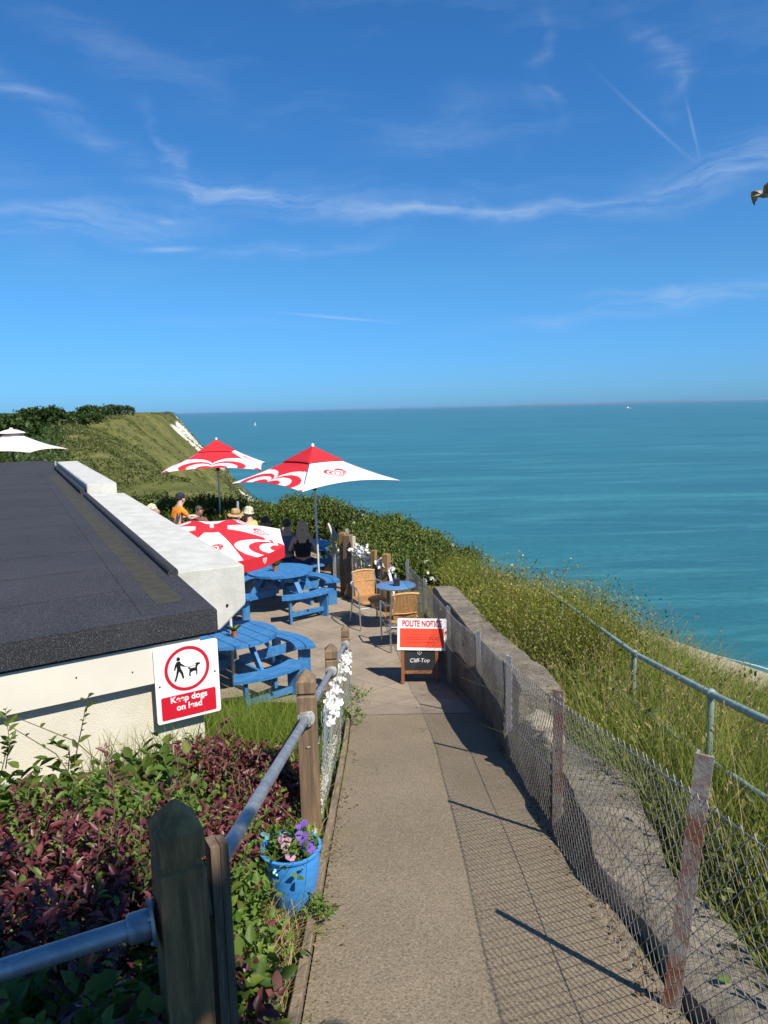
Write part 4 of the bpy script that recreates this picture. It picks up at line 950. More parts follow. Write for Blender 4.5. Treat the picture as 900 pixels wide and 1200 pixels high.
# ------------------------------------------------------------------ rattan chairs and bistro table
def make_chair():
    ch = thing('rattan_chair', 'x', 'chair')
    r = .0125
    for s in (-1, 1):
        mb = MB()    # front leg rising into the arm and round to the back
        mb.tube([(s*.255, .25, 0), (s*.262, .245, .30), (s*.268, .235, .60), (s*.270, .20, .655), (s*.270, .12, .67), (s*.268, -.08, .67), (s*.25, -.19, .685), (s*.20, -.235, .70)], r, 8); mb.build('arm_tube', m_alu, ch, smooth=True)
        mb = MB(); mb.tube([(s*.235, -.30, 0), (s*.225, -.24, .30), (s*.215, -.20, .46), (s*.20, -.235, .70), (s*.185, -.27, .84)], r, 8); mb.build('back_leg', m_alu, ch, smooth=True)
    mb = MB()
    for y in (.235, -.21): mb.tube([(-.25, y, .36), (.25, y, .36)], r*.8, 8)
    for s in (-1, 1): mb.tube([(s*.25, .235, .36), (s*.25, -.21, .36)], r*.8, 8)
    mb.build('stretcher', m_alu, ch, smooth=True)
    mb = MB(); pts = rrect(.47, .46, .07, 6); mb.prism(pts, .425, .455, Matrix.Translation((0, .02, 0))); n = 18
    for i in range(n): x = -.205+.41*i/(n-1); mb.tube([(x, -.19, .457), (x, .0, .463), (x, .22, .457), (x, .252, .44)], .0085, 5)
    mb.build('seat', m_rattan, ch, smooth=True)
    # backrest: vertical wicker strands, slightly fanned, with a rolled top
    mb = MB(); n = 19
    for i in range(n):
        u = -1+2*i/(n-1); mb.tube([(u*.160, -.20, .455), (u*.165, -.215-.02*(1-u*u), .60), (u*.185, -.245-.02*(1-u*u), .74), (u*.195, -.272-.015*(1-u*u), .845)], .0098, 5)
    mb.tube([(-.20, -.27, .845), (-.1, -.282, .862), (0, -.287, .866), (.1, -.282, .862), (.20, -.27, .845)], .017, 8)
    for z in (.56, .70): mb.tube([(-.175, -.225+.0*z, z), (0, -.25-.03*(z-.5), z), (.175, -.225, z)], .008, 5)
    mb.build('backrest', m_rattan, ch, smooth=True)
    return ch
C0 = make_chair()
C0.location = (-.27, 11.72, .006); C0.rotation_euler = (0, 0, R(-118)+R(0)); tag(C0, 'rattan chair facing the path on the far side of the bistro table', group='rattan chairs')
C0.rotation_euler = (0, 0, R(-158))
C1 = copy_tree(C0); C1.location = (.22, 10.62, .006); C1.rotation_euler = (0, 0, R(12)); tag(C1, 'rattan chair seen from behind just beyond the polite notice')
bt = thing('bistro_table', 'small round blue topped bistro table between the two rattan chairs', 'table', (.16, 11.45, .006))
mb = MB(); mb.lathe([(1e-4, .70), (.30, .70), (.312, .708), (.312, .722), (.30, .728), (1e-4, .728)], 36); mb.build('tabletop', m_bistro, bt, smooth=True)
mb = MB(); mb.lathe([(.313, .706), (.318, .706), (.318, .724), (.313, .724)], 36); mb.build('rim', m_alu, bt, smooth=True)
mb = MB(); mb.tube([(0, 0, .03), (0, 0, .70)], .024, 12); mb.build('column', m_alu, bt, smooth=True)
for k in range(4): a = R(45+90*k); mb = MB(); mb.tube([(0, 0, .10), (.12*math.cos(a), .12*math.sin(a), .07), (.27*math.cos(a), .27*math.sin(a), .02)], [.018, .016, .013], 8); mb.build('foot', m_alu, bt, smooth=True)
la = thing('table_caddy', 'small black condiment caddy on the bistro table', 'caddy', (.17, 11.40, .735))
mb = MB(); mb.box((0, 0, .06), (.10, .08, .12), bev=.008); mb.build('holder', m_black, la)
mb = MB(); mb.lathe([(1e-4, .12), (.022, .12), (.022, .16), (.012, .175), (.012, .19), (1e-4, .19)], 12, Matrix.Translation((-.02, 0, 0))); mb.build('bottle', m_galv, la, smooth=True)
mb = MB(); mb.lathe([(1e-4, .12), (.018, .12), (.018, .165), (1e-4, .17)], 12, Matrix.Translation((.027, .01, 0))); mb.build('pepper_pot', m_black, la, smooth=True)

# ------------------------------------------------------------------ picket gate at the terrace edge, and wire gate beyond
pk = thing('picket_fence', 'weathered timber posts and pale pickets at the seaward edge of the terrace', 'fence', (-.35, 13.1, 0), world=True)
for (x_, y_, h, w, mt) in ((-.78, 13.80, 1.20, .13, m_timber_dk), (-.68, 13.55, 1.20, .15, m_timber), (-.20, 12.75, 1.05, .09, m_timber_dk), (.02, 12.55, 1.02, .12, m_timber_dk)):
    mb = MB(); mb.box((x_, y_, h/2-.1), (w, w, h+.2), rot=Matrix.Rotation(R(-28), 3, 'Z'), bev=.008); mb.build('post', mt, pk)
mb = MB(); mb.box((-.56, 13.36, .60), (.055, .055, 1.2)); mb.build('post', M('pale_timber', (.46, .42, .33), .85, var=.2, stretch=(5, 5, .6)), pk)
dpk = Vector((.58, -.80, 0)).normalized(); p0 = Vector((-.53, 13.30, 0))
for i in range(9):
    q = p0+dpk*(.09*i+.05); mb = MB(); h = .74+.03*math.sin(i*2.1); mb.box((q.x, q.y, h/2+.04), (.014, .048, h), rot=Matrix.Rotation(math.atan2(dpk.y, dpk.x)-math.pi/2, 3, 'Z')); mb.build('picket', MATS['pale_timber'], pk)
for z in (.22, .62): mb = MB(); mb.beam(p0+dpk*.0+Vector((.02, .015, z)), p0+dpk*.9+Vector((.02, .015, z)), .022, .05); mb.build('picket_rail', MATS['pale_timber'], pk)
mb = MB(); mb.beam((.05, 12.5, .78), (.22, 12.25, .02), .03, .045, up=(1, 0, 0)); mb.build('brace', m_white_metal, pk)
flowers('flower_garland', 'white flower garland draped along the top of the picket fence', [(-.58, 13.35, .98), (-.42, 13.1, .93), (-.25, 12.85, .88), (-.05, 12.6, .80), (.12, 12.45, .74)], 130, (.03, .03, .05), .045, group='white flower garlands')
wg = thing('wire_gate', 'tall open wire gate on pale metal posts behind the timber posts', 'gate', (-1.0, 14.5, 0), world=True)
for (x_, y_, h) in ((-1.02, 14.6, 1.18), (-.72, 14.1, 1.22)):
    mb = MB(); mb.box((x_, y_, h/2-.1), (.06, .06, h+.2)); mb.build('post', m_post_grey, wg)
mb = MB(); mb.beam((-1.0, 14.57, 1.12), (-.74, 14.12, .75), .03, .03); mb.build('brace', m_post_grey, wg)
chain('wire_mesh', 14.05, 14.65, lambda y: np.interp(y, [14.05, 14.65], [-.70, -1.04]), lambda y: y*0+.02, lambda y: y*0+1.1, M('pale_wire', (.42, .42, .40), .6, .4), wg, r=.0016, a=.035)
st = MB(); st.beam((-1.32, 17.2, .86), (-1.05, 16.9, .12), .05, .05); tag(st.build('leaning_stake', MATS['pale_timber']), 'pale wooden stake leaning against the hedge behind the woman', 'stake')
st = MB(); st.tube([(-3.55, 17.9, 0), (-3.55, 17.9, 1.35)], .03, 8); tag(st.build('metal_stake', m_post_grey), 'short grey metal post in front of the hedge beside the farther parasol', 'post')
st = MB(); st.tube([(-8.85, 20.2, 0), (-8.9, 20.2, 2.3)], .03, 8); tag(st.build('thin_pole', m_post_grey), 'thin grey pole rising above the far end of the coping', 'post')
st = MB(); st.beam((-1.35, 16.1, .12), (-.55, 15.3, .10), .14, .22, bev=.01); tag(st.build('timber_kerb', m_timber_h), 'low timber kerb at the foot of the hedge', 'kerb')

# ------------------------------------------------------------------ people
def skin_mesh(joints, edges, root=0, sub=1):
    me = bpy.data.meshes.new('skel'); me.from_pydata([j[0] for j in joints], edges, []); o = bpy.data.objects.new('skel', me); col.objects.link(o)
    o.modifiers.new('s', 'SKIN'); sub_ = o.modifiers.new('u', 'SUBSURF'); sub_.levels = sub; sub_.render_levels = sub
    sv = me.skin_vertices[0].data
    for i, j in enumerate(joints): r = j[1]; sv[i].radius = (r, r) if not isinstance(r, tuple) else r; sv[i].use_root = (i == root)
    bpy.context.view_layer.update()
    m2 = bpy.data.meshes.new_from_object(o.evaluated_get(bpy.context.evaluated_depsgraph_get())); bpy.data.objects.remove(o); bpy.data.meshes.remove(me)
    return m2
def skin_obj(name, joints, edges, mat, parent, root=0, extra=None, sub=1):
    m2 = skin_mesh(joints, edges, root, sub)
    if extra is not None:
        bm = bmesh.new(); bm.from_mesh(m2); off_ = {}
        vv = [bm.verts.new(v) for v in extra.v]
        for f in extra.f:
            try: bm.faces.new([vv[i] for i in f])
            except ValueError: pass
        bmesh.ops.recalc_face_normals(bm, faces=bm.faces); bm.to_mesh(m2); bm.free()
    m2.materials.clear(); m2.materials.append(mat); m2.polygons.foreach_set('use_smooth', [True]*len(m2.polygons))
    return link(name, m2, parent)
def person(label, loc, rz, pose='sit', skin=None, top=(.02,.02,.025), legs=(.03,.045,.09), hair=(.10,.06,.03), hairstyle='short', hat=None, shades=False, sleeves='short', arms=None, lean=.05, head_turn=0.0, two_tone=None, crop=False, scale=1.0, group='people on the terrace'):
    skin = skin or m_skin
    P = thing('person', label, 'person', loc, rz, group)
    S = 0.0 if pose == 'sit' else .42                       # hip height above a seat
    hz = .52+S; ln = lean
    pel = Vector((0, 0, hz)); wai = Vector((0, ln*.4, hz+.20)); che = Vector((0, ln*.9, hz+.40)); nec = Vector((0, ln*1.2, hz+.545)); jaw = Vector((0, ln*1.4+.035, hz+.635)); crn = Vector((0, ln*1.4+.012, hz+.735))
    J = [(pel, (.155, .115)), (wai, (.135, .10)), (che, (.15, .105)), (nec, .052), (jaw, (.066, .078)), (crn, (.080, .096))]; E_ = [(0,1),(1,2),(2,3),(3,4),(4,5)]
    nose = jaw+Vector((0, .095, .045)); J.append((nose, .012)); E_.append((4, 6)); chin = jaw+Vector((0, .06, -.035)); J.append((chin, .025)); E_.append((4, 7))
    A_ = arms or {-1: ((-.235, .10, -.27), (-.13, .36, -.30)), 1: ((.235, .10, -.27), (.13, .36, -.30))}   # elbow and hand relative to the shoulder line
    fingers = MB(); arm_pts = {}; leg_pts = {}
    for s in (-1, 1):
        sh = Vector((s*.165, ln*.95, hz+.475)); el_ = Vector((A_[s][0][0], ln+A_[s][0][1], hz+.475+A_[s][0][2])); hd = Vector((A_[s][1][0], ln+A_[s][1][1], hz+.475+A_[s][1][2]))
        wr = el_.lerp(hd, .86); i = len(J); J += [(sh, .058), (el_, .040), (wr, .028), (hd, (.036, .022))]; E_ += [(2, i), (i, i+1), (i+1, i+2), (i+2, i+3)]; arm_pts[s] = (sh, el_, wr, hd)
        d = (hd-wr).normalized(); side = d.cross(Vector((0, 0, 1))); side = side.normalized() if side.length > .1 else Vector((1, 0, 0)); upv = side.cross(d)
        for q, L_ in enumerate((.060, .072, .076, .066)):
            b0 = hd+side*(.024*(q-1.5)/1.5)-d*.01; fingers.tube([b0, b0+d*L_*.55-upv*.008, b0+d*L_*.95-upv*.03], [.0095, .009, .007], 6)
        b0 = wr.lerp(hd, .5)-side*s*.03; fingers.tube([b0, b0+d*.035-side*s*.03, b0+d*.06-side*s*.035-upv*.012], [.011, .010, .008], 6)
        if pose == 'sit': kn = Vector((s*.12, .44, hz-.02)); an = Vector((s*.12, .46, .09)); hipp = Vector((s*.09, .05, hz-.02))
        else: kn = Vector((s*.10, .03, .50)); an = Vector((s*.11, -.02, .09)); hipp = Vector((s*.095, 0, hz-.06))
        toe = an+Vector((s*.02, .15, -.055)); i = len(J)
        J += [(hipp, .085), (kn, .056), (an, .040), (toe, .036)]; E_ += [(0, i), (i, i+1), (i+1, i+2), (i+2, i+3)]; leg_pts[s] = (hipp, kn, an, toe)
    body = skin_obj('body', J, E_, skin, P, 0, fingers)
    def cm(c, nm): return M(nm, c, .85, var=.12, vscale=12, bump=.2, bscale=25, bdist=.01)
    # shirt
    lo = wai if crop else pel+Vector((0, 0, .02))
    Jc = [(lo, (.150, .115) if crop else (.172, .132)), (wai.lerp(che, .25), (.156, .120)), (che, (.172, .124)), (nec-Vector((0, 0, .045)), .066)]; Ec = [(0,1),(1,2),(2,3)]
    for s in (-1, 1):
        sh, el_, wr, hd = arm_pts[s]; i = len(Jc)
        if sleeves == 'none': Jc += [(sh, .064)]; Ec += [(2, i)]
        elif sleeves == 'short': Jc += [(sh, .072), (sh.lerp(el_, .75), .060)]; Ec += [(2, i), (i, i+1)]
        else: Jc += [(sh, .072), (el_, .053), (wr, .040)]; Ec += [(2, i), (i, i+1), (i+1, i+2)]
    shirt = skin_obj('shirt', Jc, Ec, cm(top, 'shirt_cloth'), P, 1)
    if two_tone:
        shirt.data.materials.append(cm(two_tone, 'shirt_lower_cloth'))
        for pl in shirt.data.polygons:
            c_ = pl.center
            if c_.z < hz+.26 or (abs(c_.x) > .115 and c_.z < hz+.36 and c_.z < hz+.42-abs(c_.x)*.1 and abs(c_.x) < .17): pl.material_index = 1
    Jl = [(pel, (.168, .128))]; El = []
    for s in (-1, 1):
        hipp, kn, an, toe = leg_pts[s]; i = len(Jl); Jl += [(hipp, .098), (kn, .070), (kn.lerp(an, .85), .056)]; El += [(0, i), (i, i+1), (i+1, i+2)]
    skin_obj('trousers', Jl, El, cm(legs, 'trouser_cloth'), P, 0)
    for s in (-1, 1):
        hipp, kn, an, toe = leg_pts[s]; mb = MB(); mb.ball(((an.x+toe.x)/2, (an.y+toe.y)/2+.01, .045), (.05, .135, .047), 12, 8); mb.build('shoe', m_black, P, smooth=True)
    hc = crn+Vector((0, -.008, -.01)); mh = M('hair_strands', hair, .6, var=.35, vscale=30, stretch=(4, 4, 1), bump=.5, bscale=40, bdist=.01)
    mb = MB()
    if hairstyle == 'curly':
        for k in range(60):
            d = Vector((random.gauss(0, 1), random.gauss(0, 1)-.35, random.gauss(0, 1)+.45)).normalized(); mb.ball(hc+Vector((d.x*.105, d.y*.105-.015, d.z*.10)), random.uniform(.028, .045), 8, 6)
    elif hairstyle == 'long':
        mb.ball(hc+Vector((0, -.02, .008)), (.098, .108, .10), 16, 12)
        mb.add(*(lambda: ([Vector((x_*w, y_, z_))+hc for z_, w, y_ in ((.02, 1.0, -.085), (-.10, 1.08, -.10), (-.20, 1.05, -.105), (-.30, .80, -.115), (-.36, .45, -.115)) for x_ in (-.095, -.05, 0, .05, .095)], [(r_*5+c_, r_*5+c_+1, (r_+1)*5+c_+1, (r_+1)*5+c_) for r_ in range(4) for c_ in range(4)]))())
        for s in (-1, 1):
            for k in range(5): mb.tube([hc+Vector((s*(.085-.012*k), -.03-.014*k, .02)), hc+Vector((s*(.10-.012*k), -.05-.012*k, -.14)), hc+Vector((s*(.085-.012*k), -.07-.010*k, -.33+.015*k))], [.026, .028, .010], 7)
    else:
        mb.ball(hc+Vector((0, -.018, .012)), (.088, .100, .088), 16, 12)
    mb.build('hair', mh, P, smooth=True)
    for s in (-1, 1):
        mb = MB(); mb.ball(jaw+Vector((s*.032, .076, .058)), (.014, .008, .009), 8, 6); mb.build('eye', m_signblack, P, smooth=True)
        mb = MB(); mb.ball(jaw+Vector((s*.082, -.005, .045)), (.012, .022, .032), 8, 6); mb.build('ear', skin, P, smooth=True)
    mb = MB(); mb.ball(jaw+Vector((0, .078, -.008)), (.024, .008, .006), 8, 6); mb.build('mouth', M('lips', (.35, .12, .10), .5), P, smooth=True)
    if shades:
        mb = MB()
        for s in (-1, 1): mb.ball(jaw+Vector((s*.034, .086, .058)), (.030, .010, .022), 12, 8); mb.beam(jaw+Vector((s*.06, .080, .062)), jaw+Vector((s*.086, -.01, .06)), .005, .010)
        mb.beam(jaw+Vector((-.01, .092, .064)), jaw+Vector((.01, .092, .064)), .006, .006); mb.build('sunglasses', m_black, P, smooth=True)
    if hat == 'cap':
        mb = MB(); mb.lathe([(.104, -.005), (.106, .02), (.098, .065), (.065, .095), (1e-4, .106)], 20, Matrix.Translation(hc+Vector((0, -.002, .012))) @ Matrix.Diagonal((.95, 1.05, 1, 1)))
        pts = [(.075*math.sin(R(a))*1.15, .085+.095*math.cos(R(a))) for a in range(-80, 81, 16)]; mb.prism(pts, .0, .008, Matrix.Translation(hc+Vector((0, 0, .014))) @ Matrix.Rotation(R(-14), 4, 'X')); mb.build('cap', M('navy_cap_cloth', (.008, .012, .035), .8), P, smooth=True)
    elif hat in ('straw', 'bucket'):
        brim = .185 if hat == 'straw' else .130; c_ = (.46, .30, .13) if hat == 'straw' else (.56, .54, .40); X2 = Matrix.Translation(hc+Vector((0, 0, .02))) @ Matrix.Rotation(R(8), 4, 'X')
        mb = MB(); mb.lathe([(brim, -.035), (brim*.98, -.028), (.11, .0), (.102, .05), (.085, .095), (.05, .112), (1e-4, .115)], 24, X2); hm = mb.build('sun_hat', M('straw_hat_weave' if hat == 'straw' else 'printed_hat_cloth', c_, .9, var=.2, vscale=25, c2=(.30, .18, .07) if hat == 'straw' else (.30, .34, .24), bump=.3, bscale=90), P, smooth=True)
        so = hm.modifiers.new('t', 'SOLIDIFY'); so.thickness = .005
        if hat == 'straw': mb = MB(); mb.lathe([(.113, -.002), (.108, .03)], 24, X2); b_ = mb.build('hat_band', M('hat_band_cloth', (.14, .07, .03), .8), hm, smooth=True)
    return P
Z0 = .0
face = lambda dx, dy: math.atan2(-dx, dy)      # rotation that turns local +Y to (dx,dy)
person('seated woman with long fair brown hair in a sleeveless black cropped top', (-1.62, 14.42, Z0), face(-.05, 1), top=(.008, .009, .013), hair=(.50, .33, .20), hairstyle='long', sleeves='none', crop=True, legs=(.02, .035, .07), arms={-1: ((-.27, .02, -.24), (-.16, .28, -.20)), 1: ((.235, .12, -.27), (.10, .36, -.28))}, lean=.04)
person('seated person in grey blue top leaning close to the long haired woman', (-2.02, 14.52, Z0), face(.15, 1), top=(.10, .14, .22), hair=(.06, .04, .03), legs=(.02, .03, .06), lean=.24, crop=True)
person('tanned person in dark sunglasses and pale shirt beside the hedge', (-2.52, 15.45, Z0-.02), face(1, .1), skin=m_skin_tan, top=(.42, .40, .44), hair=(.05, .035, .03), shades=True, lean=.02)
person('seated person in a wide straw sun hat and black top', (-3.22, 16.16, Z0+.02), face(-.6, .75), top=(.012, .012, .014), hair=(.12, .08, .05), hat='straw', lean=.06)
person('seated person in a yellow shirt and printed bucket hat', (-2.93, 16.48, Z0+.02), face(-.9, .35), top=(.62, .44, .14), hair=(.30, .26, .2), hat='bucket', sleeves='long', lean=.08)
person('seated woman with curly blonde hair and dark sunglasses', (-5.58, 17.70, Z0), face(.25, -1), top=(.52, .50, .60), hair=(.62, .52, .36), hairstyle='curly', shades=True, lean=.05)
person('seated person in a navy top with a grey stripe beside the standing man', (-5.20, 16.95, Z0), face(-1, .1), top=(.012, .016, .04), hair=(.28, .20, .14), lean=.05)
om = person('standing man in an orange and charcoal work shirt and navy cap', (-4.83, 16.9, -.085), face(.75, .65), 'stand', top=(.80, .24, .015), two_tone=(.045, .048, .06), hair=(.06, .04, .03), hat='cap', legs=(.12, .17, .25), arms={-1: ((-.24, .12, -.25), (-.05, .40, -.22)), 1: ((.24, .16, -.24), (.10, .42, -.22))}, lean=.13)
person('seated tanned person in brown behind the standing man', (-4.45, 17.45, Z0), face(.6, -.7), skin=m_skin_tan, top=(.16, .07, .05), hair=(.05, .04, .03), lean=.10)
mb = MB(); mb.lathe([(1e-4, 0), (.07, 0), (.115, .014), (.118, .018), (.07, .008), (1e-4, .006)], 24); pl = mb.build('plate', m_signwhite); pl.location = (-4.50, 17.20, 1.115); tag(pl, 'white plate held out by the standing man', 'plate')

# ------------------------------------------------------------------ gull, boats, far house
gl = thing('gull', 'brown and white gull gliding at the right edge of the sky', 'bird', (9.55, 19.0, 8.42), R(90))
m_gull = M('gull_brown', (.22, .18, .13), .9, var=.3, vscale=9, c2=(.42, .38, .32)); m_gull_tip = M('gull_dark', (.03, .03, .03), .8)
J = [((0, -.24, 0), (.03, .012)), ((0, -.12, .01), (.05, .045)), ((0, .05, 0), (.072, .07)), ((0, .19, -.005), (.045, .045)), ((0, .27, -.012), (.036, .036)), ((0, .32, -.02), .016)]
skin_obj('body', [(Vector(a), b) for a, b in J], [(0,1),(1,2),(2,3),(3,4),(4,5)], m_gull, gl, 2)
mb = MB(); mb.tube([(0, .31, -.02), (0, .36, -.032), (0, .385, -.05)], [.013, .010, .003], 8); mb.build('beak', m_gull_tip, gl, smooth=True)
for s in (-1, 1):
    sec = [(0.03, .13, -.11, .05), (.22, .20, -.08, .17), (.42, .19, -.06, .20), (.62, .10, -.07, .14), (.80, -.03, -.10, .06)]
    vs3 = []; 
    for x_, yf, yb, z_ in sec: vs3 += [(s*x_, yf, z_), (s*x_, (yf+yb)/2, z_+.022), (s*x_, yb-.03, z_-.004), (s*x_, (yf+yb)/2, z_-.008)]
    f3 = [(i*4+j, i*4+(j+1) % 4, i*4+4+(j+1) % 4, i*4+4+j) for i in range(4) for j in range(4)]+[(0,1,2,3), (16,17,18,19)]
    mb = MB(); mb.add(vs3, f3); w_ = mb.build('wing', m_gull, gl, smooth=True)
    mb = MB(); mb.add([(s*.78, -.01, .070), (s*.80, -.11, .066), (s*.96, -.17, -.01), (s*.79, -.05, .078)], [(0,1,2), (0,2,3), (1,3,2), (0,3,1)]); mb.build('wing_tip', m_gull_tip, w_)
mb = MB(); mb.add([(-.035, -.22, .01), (.035, -.22, .01), (.06, -.36, .0), (-.06, -.36, .0), (-.03, -.22, -.008), (.03, -.22, -.008)], [(0,1,2,3), (4,5,2,3), (0,4,3), (1,5,2), (0,1,5,4)]); mb.build('tail', m_gull, gl)
def boat(label, loc, s, rz, sail):
    b = thing('boat', label, 'boat', loc, rz, 'boats far out on the sea')
    mb = MB(); sec = [(-.5, .14, .10), (-.2, .17, .10), (.2, .15, .11), (.5, .01, .14)]; v_ = []
    for x_, w_, h_ in sec: v_ += [(x_*s, -w_*s, h_*s), (x_*s, 0, -.03*s), (x_*s, w_*s, h_*s)]
    mb.add(v_, [(i*3+j, i*3+(j+1) % 3, i*3+3+(j+1) % 3, i*3+3+j) for i in range(3) for j in range(3)]+[(0,1,2), (9,10,11)]); mb.build('hull', m_white_metal, b)
    mb = MB()
    if sail: mb.prism([(-.3*s, .15*s), (.08*s, .15*s), (.08*s, 1.3*s)], -.01*s, .01*s, Matrix.Rotation(R(90), 4, 'X')); mb.build('sail', m_white_cloth, b)
    else: mb.box((-.15*s, 0, .17*s), (.4*s, .2*s, .16*s)); mb.box((-.2*s, 0, .30*s), (.15*s, .14*s, .12*s)); mb.build('cabin', m_white_metal, b)
boat('tiny white sailing boat far out near the horizon on the left', (-660, 3900, SEA), 16, .4, True)
boat('tiny white ship on the horizon at the right', (2870, 8700, SEA), 60, .2, False)
hs_ = thing('white_house', 'tiny white house on the far clifftop skyline', 'house', (-335, 905, float(zground(-335, 905))), .3)
mb = MB(); mb.box((0, 0, 2), (12, 7, 6)); mb.build('wall', m_white_metal, hs_)
mb = MB(); mb.add([(-6.3, -3.9, 5), (6.3, -3.9, 5), (6.3, 3.9, 5), (-6.3, 3.9, 5), (-6.3, 0, 7.8), (6.3, 0, 7.8)], [(0,1,5,4), (2,3,4,5), (0,4,3), (1,2,5), (0,3,2,1)]); mb.build('roof', m_felt, hs_)

# ------------------------------------------------------------------ vegetation
def bush(name, label, cat, blobs, n, per, leaf, twig, mat, group=None, root=None, extra=None, zfollow=True, **kw):
    b0 = blobs[0]; rt = root or (b0[0], b0[1], zg(b0[0], b0[1]))
    o = thing(name, label, cat, rt, group=group, world=True)
    (v, f), P = twigs(blobs, n, per, leaf, twig, zmin=(lambda x, y: zground(x, y)+.01) if zfollow else None, **kw)
    np_mesh('foliage', v, f, mat, o)
    if extra:
        mt2, n2, per2, leaf2, tw2 = extra
        (v, f), P2 = twigs(blobs, n2, per2, leaf2, tw2, zmin=(lambda x, y: zground(x, y)+.01) if zfollow else None, **kw); q = np_mesh('mixed_foliage', v, f, mt2, o)
    mb = MB()
    for b in blobs[:6]:
        near = P[(((P-np.array(b[:3]))/np.array(b[3:]))**2).sum(1) < 1.3]
        if len(near): stems_to(mb, (b[0], b[1], zg(b[0], b[1])-.03), near, k=14)
    if mb.v: mb.build('stems', m_bark, o, smooth=True)
    return o
# bed on the left
bush('purple_shrub', 'big dark purple leaved shrub in front of the white wall at left', 'shrub', [(-1.45, 2.70, 1.46, .55, .48, .36), (-1.05, 2.35, 1.52, .38, .42, .32), (-1.75, 2.2, 1.65, .6, .5, .42), (-1.30, 1.75, 1.75, .5, .4, .42), (-.95, 2.95, 1.40, .35, .35, .30)], 1750, 7, .042, .13, L_purple, extra=(L_bright, 420, 6, .036, .15), aspect=.45, up=.75, jit=.42, spread=1.0)
bush('purple_shrub', 'smaller purple shrub growing under the dog sign', 'shrub', [(-1.10, 4.35, 1.10, .32, .32, .26), (-.84, 3.75, 1.05, .26, .40, .26), (-.80, 4.5, .98, .24, .3, .24)], 900, 7, .036, .13, L_purple, extra=(L_bright, 300, 6, .034, .14), aspect=.45, up=.9, jit=.4, spread=1.0)
bush('green_creeper', 'light green creeper tangled between the two purple shrubs', 'shrub', [(-1.25, 3.35, 1.28, .42, .38, .18), (-.78, 3.1, 1.18, .20, .4, .22), (-1.65, 3.5, 1.30, .4, .35, .18), (-.70, 2.5, 1.35, .18, .4, .26)], 1000, 6, .034, .16, L_bright, extra=(L_green, 420, 6, .040, .18), aspect=.62, up=.8, jit=.45)
bush('bramble', 'big leaved green bramble against the foot of the white wall', 'shrub', [(-1.35, 4.05, 1.16, .32, .22, .20), (-1.8, 3.7, 1.24, .36, .25, .18), (-2.2, 3.4, 1.28, .35, .25, .20)], 130, 5, .085, .22, L_green, aspect=.6, up=1.0, curl=.2)
bush('ivy', 'dark green ivy in the shade under the near rail', 'shrub', [(-.95, 1.45, 1.85, .45, .25, .30), (-.62, 2.0, 1.5, .18, .35, .28)], 420, 6, .055, .12, L_green, extra=(L_purple, 160, 6, .05, .12), aspect=.65)
def sprigs(label_name, n, xr, yr, zr_, L_, mat, leaf, parent_name):
    par = bpy.data.objects[parent_name]; mb = MB(); O = []; D = []
    for k in range(n):
        b = Vector((random.uniform(*xr), random.uniform(*yr), 0)); b.z = zg(b.x, b.y)+random.uniform(*zr_)
        d = Vector((random.gauss(0, .4), random.gauss(0, .35), 1)).normalized(); L = L_*random.uniform(.6, 1.3); m_ = b+d*L*.55; e = b+d*L+Vector((random.gauss(0, .05), random.gauss(0, .05), -.03))
        mb.tube([b, m_, e], [.0035, .0026, .0012], 5)
        for q in range(12):
            t_ = .2+.8*q/11; p = (b.lerp(m_, t_*2) if t_ < .5 else m_.lerp(e, t_*2-1)); sd_ = Vector((random.gauss(0, 1), random.gauss(0, 1), .2)).normalized()*(1 if q % 2 else -1)
            O.append(tuple(p)); D.append(tuple(d*.6+Vector((sd_.x, sd_.y, .25))))
    mb.build('sprig_stem', m_stem, par, smooth=True); O = np.array(O); D = np.array(D)
    v, f = leaves(O, D, np.array([0, -.3, 1.])+rng.normal(size=O.shape)*.4, leaf*rng.uniform(.5, 1.3, len(O)), .45, curl=.15); np_mesh('sprig_leaves', v, f, mat, par)
sprigs('', 34, (-1.9, -.85), (1.9, 3.1), (.30, .55), .26, L_purple, .036, 'purple_shrub')
sprigs('', 16, (-1.05, -.62), (3.4, 4.3), (.12, .32), .22, L_purple, .032, 'purple_shrub.001')
sprigs('', 34, (-1.6, -.62), (2.4, 3.2), (.12, .34), .28, L_bright, .034, 'green_creeper')
sprigs('', 8, (-2.3, -1.62), (3.3, 4.0), (.2, .4), .34, L_green, .06, 'bramble')
for k, (x_, y_, s_k, lab) in enumerate(((-.40, 7.15, .13, 'small green weed at the edge of the path where the paving begins'), (-.43, 8.15, .15, 'small green weed below the last timber fence post'), (-.345, 3.02, .07, 'tiny green weed on the path edge beside the blue planter'))):
    o = thing('path_weed', lab, 'weed', (x_, y_, float(zpath(y_))), group='weeds along the path edge')
    (v, f), P_ = twigs([(0, 0, s_k*.3, s_k, s_k*.9, s_k*.7)], 34, 5, .035*(.6+s_k*3), s_k*.7, aspect=.5); np_mesh('leaves', v, f, L_bright, o)
